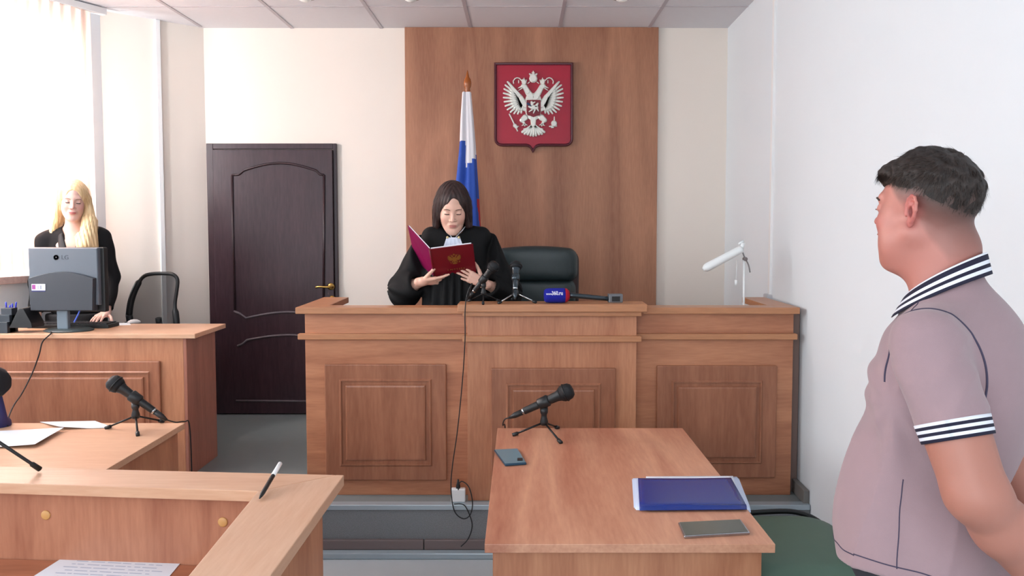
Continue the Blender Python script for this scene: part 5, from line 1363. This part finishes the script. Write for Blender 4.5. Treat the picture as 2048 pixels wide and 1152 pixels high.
# ------------------------------------------------------------------ the judge
JL = Vector((-.35, 4.10, PZ_POD))
ju = thing('person', 'woman with dark bobbed hair in black robe and white jabot, reading a red folder', 'person', JL)
def JP(px, py, Y): return V3(*(P(px, py, Y) - JL))
def frame(c, R, s): return lambda Pt: ((Pt - c) @ R / s).astype(np.float32)
JH = V3(-.012, -.065, 1.492); JR = rot(22, 0, 6); JS = 1.07; jh = frame(JH, JR, JS)
jprm = dict(w=.93, jaw=-.004, nose=.85)
def j_head(Pt):
    d = head_sdf(jh(Pt), jprm) * JS
    d = smin(d, cap(Pt, (-.005, .02, 1.28), (-.01, -.01, 1.42), .055, .050), .025)
    return smin(d, cap(Pt, (-.12, .02, 1.30), (.12, .02, 1.30), .04), .04)
def forearm(Pt, el, wr, caps): return smin(smin(cap(Pt, el, wr, .036, .024), ell(Pt, el * .6 + wr * .4, (.036, .036, .036)), .02), caps_sdf(Pt, caps, .007), .012)
jw1 = JP(846, 563, 4.00); jw2 = JP(966, 566, 3.985)
je1 = V3(-.285, .02, 1.05); je2 = V3(.27, .03, 1.03)
jc1 = hand(jw1, (.95, -.12, .06), (.1, .55, .8), 1, .92, curls=(.12, .5, .7, .8), thumb=(.55, .5))
jc2 = hand(jw2, (-.86, -.06, .42), (-.15, .93, .1), -1, .92, curls=(.06, .10, .14, .16), spread=.10, thumb=(.3, .3))
pa = [polygonize(j_head, (-.2, -.22, 1.24), (.2, .15, 1.66), .0022),
      polygonize(lambda p: forearm(p, je1, jw1, jc1), (-.36, -.32, .98), (.12, .09, 1.24), .0022),
      polygonize(lambda p: forearm(p, je2, jw2, jc2), (-.0, -.32, .96), (.33, .09, 1.26), .0022)]
def core(Pt, w=.12):
    d = ell(Pt, (0, .02, 1.15), (w, .09, .17)); d = smin(d, ell(Pt, (0, .03, .92), (w * 1.15, .10, .12)), .05)
    for s in (-1, 1):
        d = smin(d, cap(Pt, (s * .07, .03, .85), (s * .07, .03, .46), .065, .045), .03); d = smin(d, cap(Pt, (s * .07, .03, .46), (s * .07, .05, .07), .043, .03), .02)
        d = smin(d, ell(Pt, (s * .07, -.0, .035), (.036, .10, .03)), .02)
    return d
pa.append(polygonize(core, (-.25, -.2, -.01), (.25, .2, 1.35), .010))
Vb, Qb = join(pa); cols = skin_cols(jh(Vb.astype(np.float32)), (222, 176, 156), (178, 100, 94), (216, 160, 142))
from_np('body', Vb, Qb, SKIN_M, ju, cols=cols, world=False)
def face_bits(root, f, c, R, s, w, brow, lash, bw=.0022):
    hpt = lambda p: (V3(*p) * s) @ R.T + c
    mb = mat('brow_hair', brow, .8); ml = mat('lash_hair', lash, .8)
    for sd in (-1, 1):
        pts, _ = project(f, [hpt((sd * x * w, y, z)) for x, y, z in ((.015, -.092, .020), (.027, -.093, .0245), (.038, -.088, .0245), (.047, -.078, .020))])
        bm = bmesh.new(); tube(bm, smooth_path(pts, 4), [bw] * 13, 8, flat=.6); finish('eyebrow', bm, mb, root, world=False)
        pts, _ = project(f, [hpt((sd * x * w, y, z)) for x, y, z in ((.018, -.092, -.001), (.025, -.095, -.0035), (.036, -.093, -.004), (.045, -.084, -.001))])
        bm = bmesh.new(); tube(bm, smooth_path(pts, 4), [.0024] * 13, 6); finish('eyelash', bm, ml, root, world=False)
face_bits(ju, j_head, JH, JR, JS, .93, (84, 54, 46), (40, 24, 22), .0028)
def j_hair(Pt):
    H = jh(Pt); A = H.copy(); A[:, 0] = np.abs(A[:, 0])
    lump = .0016 * np.sin(A[:, 0] * 260 + 3 * np.sin(H[:, 2] * 16) + H[:, 1] * 210)
    d = ell(H, (0, .022, .036), (.083, .106, .0965))
    d = smin(d, cap(A, (.066, -.004, .03), (.082, -.020, -.085), .026, .018), .03)
    d = smin(d, ell(H, (0, .065, -.035), (.080, .055, .095)), .03)
    d = smin(d, cap(A, (.070, .04, -.02), (.080, .03, -.10), .03, .022), .03) + lump
    d = smax(d, -ell(A, (.0, -.105, -.040), (.061, .062, .112)), .008)
    d = smax(d, -ell(H, (.006, -.122, .035), (.036 , .062, .068), rot(0, 8, 0)), .012)
    d = smax(d, -cap(H, (.004, -.08, .15), (.004, .06, .146), .012), .01)      # parting
    return smax(d, -.118 - H[:, 2] + .006 * np.sin(A[:, 0] * 300), .01) * JS
vh, qh = polygonize(j_hair, (-.17, -.23, 1.30), (.15, .14, 1.68), .0028)
HAIR_B = hairmat('brown_hair', (24, 13, 12), (66, 36, 31), .55)
rgj = np.random.default_rng(7)
def hcol(v, s=140): a = np.clip(.4 + .35 * hashnoise(v.astype(np.float32) * V3(1, 1, .12), s), 0, 1); return np.stack([a] * 3 + [np.ones(len(a))], -1)
from_np('hair', vh, qh, HAIR_B, ju, cols=hcol(vh), world=False)
def long_strands(root, v, c, R, s, m, rng, n, nseg, step, width, zmax, name='hair_strands', lens=None, hug=.5):
    H = ((v - c) @ R / s); cand = np.nonzero((H[:, 2] > zmax) & ((H[:, 1] > -.04) | (np.abs(H[:, 0]) > .062) | (H[:, 2] > .108)))[0]; sel = rng.choice(cand, min(n, len(cand)), replace=False); roots = v[sel].astype(np.float32)
    def on(Pt): g = Pt - (c + V3(0, .01, 0)); g[:, 2] *= .4; return g / np.linalg.norm(g, axis=1, keepdims=True)
    def dr(Pt, t):
        g = on(Pt.copy()); d = np.tile(V3(0, 0, -1), (len(Pt), 1)) + g * V3(.9, .5, 0) * np.clip(((Pt - c) @ R / s)[:, 2:3] / .08, 0, 1)
        return d / np.linalg.norm(d, axis=1, keepdims=True)
    return strands(roots, dr, nseg, step, width, lambda q: on(q.copy()), m, root, name, rng, jitter=.05, lens=lens)
long_strands(ju, vh, JH, JR, JS, HAIR_B, rgj, 2600, 5, .008, .0016, -.06, lens=rgj.uniform(.5, 1, 2600))
# robe
def sleeve_w(Pt, sh, el, wr, r):
    cu = el * .30 + wr * .70
    d = cap(Pt, sh, el, r[0], r[1]); d = smin(d, cap(Pt, el, cu, r[1], r[2]), .04)
    d = smin(d, ell(Pt, el + V3(0, .0, -.035), (.068, .08, .075)), .04)
    a = np.arctan2(Pt[:, 1] - el[1], Pt[:, 2] - el[2]); d = d + .005 * np.sin(a * 7 + Pt[:, 0] * 30) * np.clip((1.32 - Pt[:, 2]) / .1, 0, 1)
    hollow = cap(Pt, el * .45 + wr * .55, wr + (wr - el) * .1, r[2] * .62, r[2] * .72)
    dirn = (wr - el) / np.linalg.norm(wr - el); d = smax(d, (Pt - cu) @ dirn - .004, .012)
    return smax(d, -hollow, .006)
def j_robe(Pt):
    x, y, z = Pt.T; ang = np.arctan2(x, -(y - .01))
    t = np.clip((1.30 - z) / 1.2, 0, 1)
    d = ell(Pt, (0, .02, 1.20), (.175, .118, .20)); d = smin(d, cap(Pt, (-.135, .02, 1.335), (.135, .02, 1.335), .058), .05)
    q = Pt.copy(); R_ = .150 + .06 * t; skirt = (np.sqrt((x / 1.12) ** 2 + ((y - .015) / .82) ** 2) - R_) * .8
    skirt = smax(smax(skirt, z - 1.15, .03), .03 - z, .01)
    d = smin(d, skirt + .007 * np.sin(ang * 16 + 1.5 * np.sin(ang * 3)) * np.clip((1.26 - z) / .1, 0, 1), .04)
    d = smin(d, sleeve_w(Pt, V3(-.165, .02, 1.31), je1, jw1, (.064, .082, .062)), .015)
    d = smin(d, sleeve_w(Pt, V3(.165, .02, 1.31), je2, jw2, (.064, .082, .062)), .015)
    d = smin(d, cap(Pt, (0, .02, 1.34), (-.005, .01, 1.385), .070, .060), .02)
    d = smax(d, -cap(Pt, (-.005, -.01, 1.33), (-.008, -.035, 1.50), .048, .075), .006)
    d = smax(d, -cap(Pt, (-.005, -.10, 1.34), (-.008, -.12, 1.42), .018, .045), .006)
    return d + .0018 * hashnoise(Pt, 18)
vr, qr = polygonize(j_robe, (-.45, -.30, .02), (.42, .28, 1.45), .0065)
ROBE = mat('black_robe_cloth', (9, 9, 11), .75, spec=.25, bump=.2, bscale=500)
rb = from_np('robe', vr, qr, ROBE, ju, world=False)
# jabot: a pleated white fan on the chest with trim and buttons
g = []; N1, N2 = 40, 14
yf = lambda x, z: float(project(j_robe, [(x, -.14, z)])[0][0][1])
for j in range(N2 + 1):
    t = j / N2; z = 1.335 - .115 * t; hw = .036 + .042 * t; row = []
    y0 = min(yf(-.006, z), -.085)
    for i in range(N1 + 1):
        u = i / N1 * 2 - 1; x = -.006 + hw * u
        row.append((x, y0 - .012 - .007 * t * math.sin(u * 13 + .6) - .010 * (1 - u * u) * (1 - .4 * t), z - .012 * math.cos(u * 13) * t - .010 * t * (1 - abs(u))))
    g.append(row)
bm = bmesh.new(); gg = [[bm.verts.new(p) for p in r_] for r_ in g]
def solid_y(bm, g, th):
    n = len(g) - 1; m = len(g[0]) - 1; lo = [[bm.verts.new(v.co + Vector((0, th, 0))) for v in r] for r in g]
    for j in range(n):
        for i in range(m):
            bm.faces.new((g[j][i], g[j][i + 1], g[j + 1][i + 1], g[j + 1][i])); bm.faces.new((lo[j][i], lo[j + 1][i], lo[j + 1][i + 1], lo[j][i + 1]))
        for i in (0, m): bm.faces.new((g[j][i], g[j + 1][i], lo[j + 1][i], lo[j][i]))
    for i in range(m):
        for j in (0, n): bm.faces.new((g[j][i], g[j][i + 1], lo[j][i + 1], lo[j][i]))
solid_y(bm, gg, .006); finish('jabot', bm, mat('white_lace', (224, 230, 246), .85, bump=.5, bscale=900), ju, smooth=True, world=False)
for px, py in ((886, 470), (917, 468)):
    q = Vector(g[0][3 if px < 900 else N1 - 3]) + Vector((0, -.006, .0)); bm = bmesh.new(); lathe(bm, [(0, 0), (.007, 0), (.006, .004), (0, .006)], axis_mat(q, q + Vector((0, -1, 0))), 14); finish('button', bm, mat('pearl_gold', (220, 200, 150), .3, metal=.4), ju, world=False)
for s in (-1, 1):
    pts, _ = project(j_robe, [(-.006 + s * x, y, z) for x, y, z in ((.012, -.10, 1.345), (.030, -.10, 1.37), (.046, -.085, 1.40), (.056, -.05, 1.42))])
    bm = bmesh.new(); tube(bm, smooth_path(pts, 6), .0026, 8); finish('collar_trim', bm, mat('white_trim', (225, 225, 230), .7), ju, world=False)

# red folder held open
fo = thing('folder', 'open dark red presentation folder with a gold emblem held by the woman in the robe', 'folder', P(890, 530, 3.95))
St, Rt, Rb, Sb = P(859, 499, 3.86), P(946, 488, 3.85), P(953, 549, 4.005), P(871, 563, 4.02); Lt, Lb = P(815, 451, 3.99), P(828, 513, 4.13)
def slab(name, quad, th, m, parent, off=0.0, bev=.0012):
    a, b, c, d = [Vector(p) for p in quad]; n = (b - a).cross(d - a).normalized()
    if n.y > 0: n = -n
    bm = bmesh.new(); prism(bm, [p + n * off for p in (a, b, c, d)], -n * th); o = finish(name, bm, m, parent, bevel=bev); return o, n
RED = mat('oxblood_leatherette', (112, 12, 28), .35, bump=.15, bscale=700); PURP = mat('plum_lining', (120, 20, 70), .3)
cv, nrm = slab('front_cover', (St, Rt, Rb, Sb), .004, RED, fo)
slab('back_cover', (Lt, St, Sb, Lb), .004, PURP, fo)
iq = [St.lerp(Rt, .03), Rt.lerp(St, .04), Rb.lerp(Sb, .05), Sb.lerp(Rb, .03)]
slab('paper_stack', [p - nrm * .0045 + (St - Sb).normalized() * .003 for p in iq], .005, PAPER, fo)
n2_ = (St - Lt).cross(Lb - Lt).normalized(); n2_ = -n2_ if n2_.y > 0 else n2_
slab('inner_sheet', [p - n2_ * .0045 + (Lt - Lb).normalized() * .003 for p in (Lt.lerp(St, .03), St.lerp(Lt, .03), Sb.lerp(Lb, .03), Lb.lerp(Sb, .03))], .003, PAPER, fo)
bm = bmesh.new(); tube(bm, [St + (St - Sb) * .002, Sb], .0042, 8); finish('spine', bm, RED, fo)
ux = (Rt - St).normalized(); uz = (St - Sb).normalized(); ec_ = St.lerp(Rb, .5) + (P(908, 517, 3.91) - P(906, 524, 3.93)) * 1
k_ = .072 / 640
def fe(u, v, dy=0.0): return ec_ + ux * (u - 558) * k_ - uz * (v - 560) * k_ * 1.0 + nrm * (.0004 + dy * .02)
eagle(fe, 'gold_emblem', GOLD, cv, base=.0)
bm = bmesh.new(); rg = random.Random(2); x = -.045
tcn = ec_ - uz * .078
while x < .045:
    wdt = rg.uniform(.006, .010)
    for kk in range(2):
        a = tcn + ux * (x + kk * wdt * .5) - uz * .006 + nrm * .0006; b = a + uz * .012 + ux * rg.uniform(-.003, .003)
        tube(bm, [a, b], .0008, 5)
    x += wdt + .004
finish('gold_lettering', bm, GOLD, cv)

# ------------------------------------------------------------------ the court clerk
CLK = Vector((-2.74, 4.60, PZ_POD))
ck = thing('person', 'woman with long blond hair in a black jacket standing behind the monitor by the window', 'person', CLK, math.radians(14))
CHC = V3(.018, -.035, 1.548); CR = rot(0, 0, 16) @ rot(10, 4, 0); CS_ = 1.0; chf = frame(CHC, CR, CS_)
cprm = dict(w=.90, jaw=-.004, nose=.85)
def c_head(Pt):
    d = head_sdf(chf(Pt), cprm) * CS_
    d = smin(d, cap(Pt, (.0, .015, 1.30), (.01, -.005, 1.46), .050, .046), .022)
    d = smin(d, cap(Pt, (-.14, .015, 1.33), (.15, .015, 1.345), .042), .05)
    return smin(d, ell(Pt, (0, -.01, 1.26), (.11, .075, .09)), .03)
ce1 = V3(-.200, .01, 1.05); ce2 = V3(.200, .02, 1.07); cw1 = V3(-.185, -.085, .862); cw2 = V3(.205, -.135, .868)
cc1 = hand(cw1, (.15, -.95, -.12), (.1, -.1, -1), -1, .90, curls=(.15, .15, .18, .2)); cc2 = hand(cw2, (-.15, -.95, -.12), (0, -.1, -1), 1, .90, curls=(.15, .15, .18, .2))
pa = [polygonize(c_head, (-.22, -.20, 1.2), (.22, .16, 1.70), .0024),
      polygonize(lambda p: forearm(p, ce1, cw1, cc1), (-.30, -.34, .77), (-.02, .1, 1.12), .0026),
      polygonize(lambda p: forearm(p, ce2, cw2, cc2), (.12, -.34, .77), (.34, .1, 1.14), .0026),
      polygonize(core, (-.25, -.2, -.01), (.25, .2, 1.35), .010)]
Vb, Qb = join(pa); cols = skin_cols(chf(Vb.astype(np.float32)), (224, 184, 170), (190, 100, 100), (222, 160, 152))
from_np('body', Vb, Qb, SKIN_M, ck, cols=cols, world=False)
face_bits(ck, c_head, CHC, CR, CS_, .90, (110, 80, 64), (44, 30, 32), .0024)
def c_hair(Pt):
    H = chf(Pt); A = H.copy(); A[:, 0] = np.abs(A[:, 0]); x, y, z = Pt.T
    d = ell(H, (0, .020, .038), (.080, .104, .094))
    d = smin(d, ell(H, (0, .070, -.06), (.078, .050, .12)), .03)
    d = smin(d, cap(Pt, (-.055, -.01, 1.56), (-.085, .0, 1.42), .026, .022), .03); d = smin(d, cap(Pt, (-.085, .0, 1.42), (-.125, -.02, 1.31), .022, .018), .02)
    d = smin(d, cap(Pt, (.090, -.02, 1.56), (.105, -.025, 1.42), .024, .036), .03)
    d = smin(d, cap(Pt, (.100, -.045, 1.42), (.095, -.085, 1.28), .038, .042), .03); d = smin(d, cap(Pt, (.115, -.05, 1.42), (.150, -.080, 1.12), .030, .020), .02)
    d = smin(d, cap(Pt, (.060, -.075, 1.33), (.075, -.105, 1.20), .026, .022), .02)
    d = d + (.0016 * np.sin(x * 280 + 4 * np.sin(z * 14) + y * 120) + .0009 * np.sin(x * 600 + 5 * np.sin(z * 20))) * np.clip((1.60 - z) / .08, .1, 1)
    d = smax(d, -ell(H, (.002, -.107, -.042), (.053, .062, .108)), .008)
    d = smax(d, -ell(H, (.002, -.120, .030), (.045, .068, .062), rot(0, -12, 0)), .010)
    d = smax(d, -cap(Pt, (.0, -.10, 1.45), (-.005, -.13, 1.33), .040, .036), .01)
    return d
vh, qh = polygonize(c_hair, (-.2, -.19, 1.08), (.22, .16, 1.70), .0028)
HAIR_Y = hairmat('blond_hair', (214, 180, 128), (250, 228, 186), .45)
from_np('hair', vh, qh, HAIR_Y, ck, cols=hcol(vh, 170), world=False)
rgc = np.random.default_rng(9)
long_strands(ck, vh, CHC, CR, CS_, HAIR_Y, rgc, 3200, 5, .012, .0018, -.26, lens=rgc.uniform(.5, 1, 3200))
def c_jacket(Pt):
    x, y, z = Pt.T
    d = ell(Pt, (.005, .015, 1.20), (.150, .105, .20)); d = smin(d, ell(Pt, (.005, .02, .95), (.165, .115, .16)), .06)
    d = smin(d, cap(Pt, (-.122, .015, 1.325), (.13, .015, 1.345), .050), .05)
    for sh, el, wr in ((V3(-.148, .015, 1.305), ce1, cw1), (V3(.152, .015, 1.325), ce2, cw2)):
        cu = el * .12 + wr * .88; a = cap(Pt, sh, el, .060, .050); a = smin(a, cap(Pt, el, cu, .050, .042), .02); dn = (wr - el) / np.linalg.norm(wr - el)
        a = smax(a, (Pt - cu) @ dn, .004); a = smax(a, -cap(Pt, el * .35 + wr * .65, wr + (wr - el) * .2, .030, .034), .004); d = smin(d, a, .015)
    d = smin(d, cap(Pt, (.0, .04, 1.36), (.0, .03, 1.41), .062, .058), .02)
    d = smax(d, -cap(Pt, (.004, -.01, 1.36), (.008, -.04, 1.52), .053, .080), .006)
    V_ = np.abs(x - .012) - np.clip((z - 1.20) * .30, 0, .06); cutv = smax(smax(V_, y + .03, .004), 1.17 - z, .004); d = smax(d, -cutv, .004)
    d = smax(d, .78 - z, .006)
    return d + .0016 * hashnoise(Pt, 24) + .0025 * np.sin(z * 45 + x * 20) * np.clip((np.abs(x) - .16) / .04, 0, 1)
vj, qj = polygonize(c_jacket, (-.34, -.19, .74), (.36, .17, 1.47), .0050)
jk = from_np('jacket', vj, qj, mat('black_jacket', (20, 20, 23), .8, spec=.3, bump=.2, bscale=600), ck, world=False)
# lapels
for s in (-1, 1):
    edge = [(.012 + s * (.006 + .30 * max(0, z - 1.205)), z) for z in np.linspace(1.20, 1.40, 12)]
    bm = bmesh.new(); g = []
    for j, (x, z) in enumerate(edge):
        t = j / 11; row = []
        for i in range(6):
            u = i / 5; wd_ = .045 * math.sin(math.pi * min(1, t * .9 + .08)) ** .5 + .01; q = (x + s * wd_ * u, -.13, z - .012 * u)
            p_, g_ = project(c_jacket, [q]); row.append(bm.verts.new(Vector(p_[0]) + Vector((0, -.005 - .004 * math.sin(u * 3.1), 0))))
        g.append(row)
    solid_y(bm, g, .004); finish('lapel', bm, mat('jacket_lapel', (30, 30, 34), .6), ck, smooth=True, world=False)
f = lambda Pt: smax(smax((np.sqrt((Pt[:, 0] / 1.1) ** 2 + ((Pt[:, 1] - .025) / .85) ** 2) - .155) * .85, Pt[:, 2] - .86, .01), .52 - Pt[:, 2], .01)
vv, qq = polygonize(f, (-.22, -.15, .48), (.22, .2, .9), .009); from_np('skirt', vv, qq, mat('black_skirt', (28, 28, 32), .8), ck, world=False)
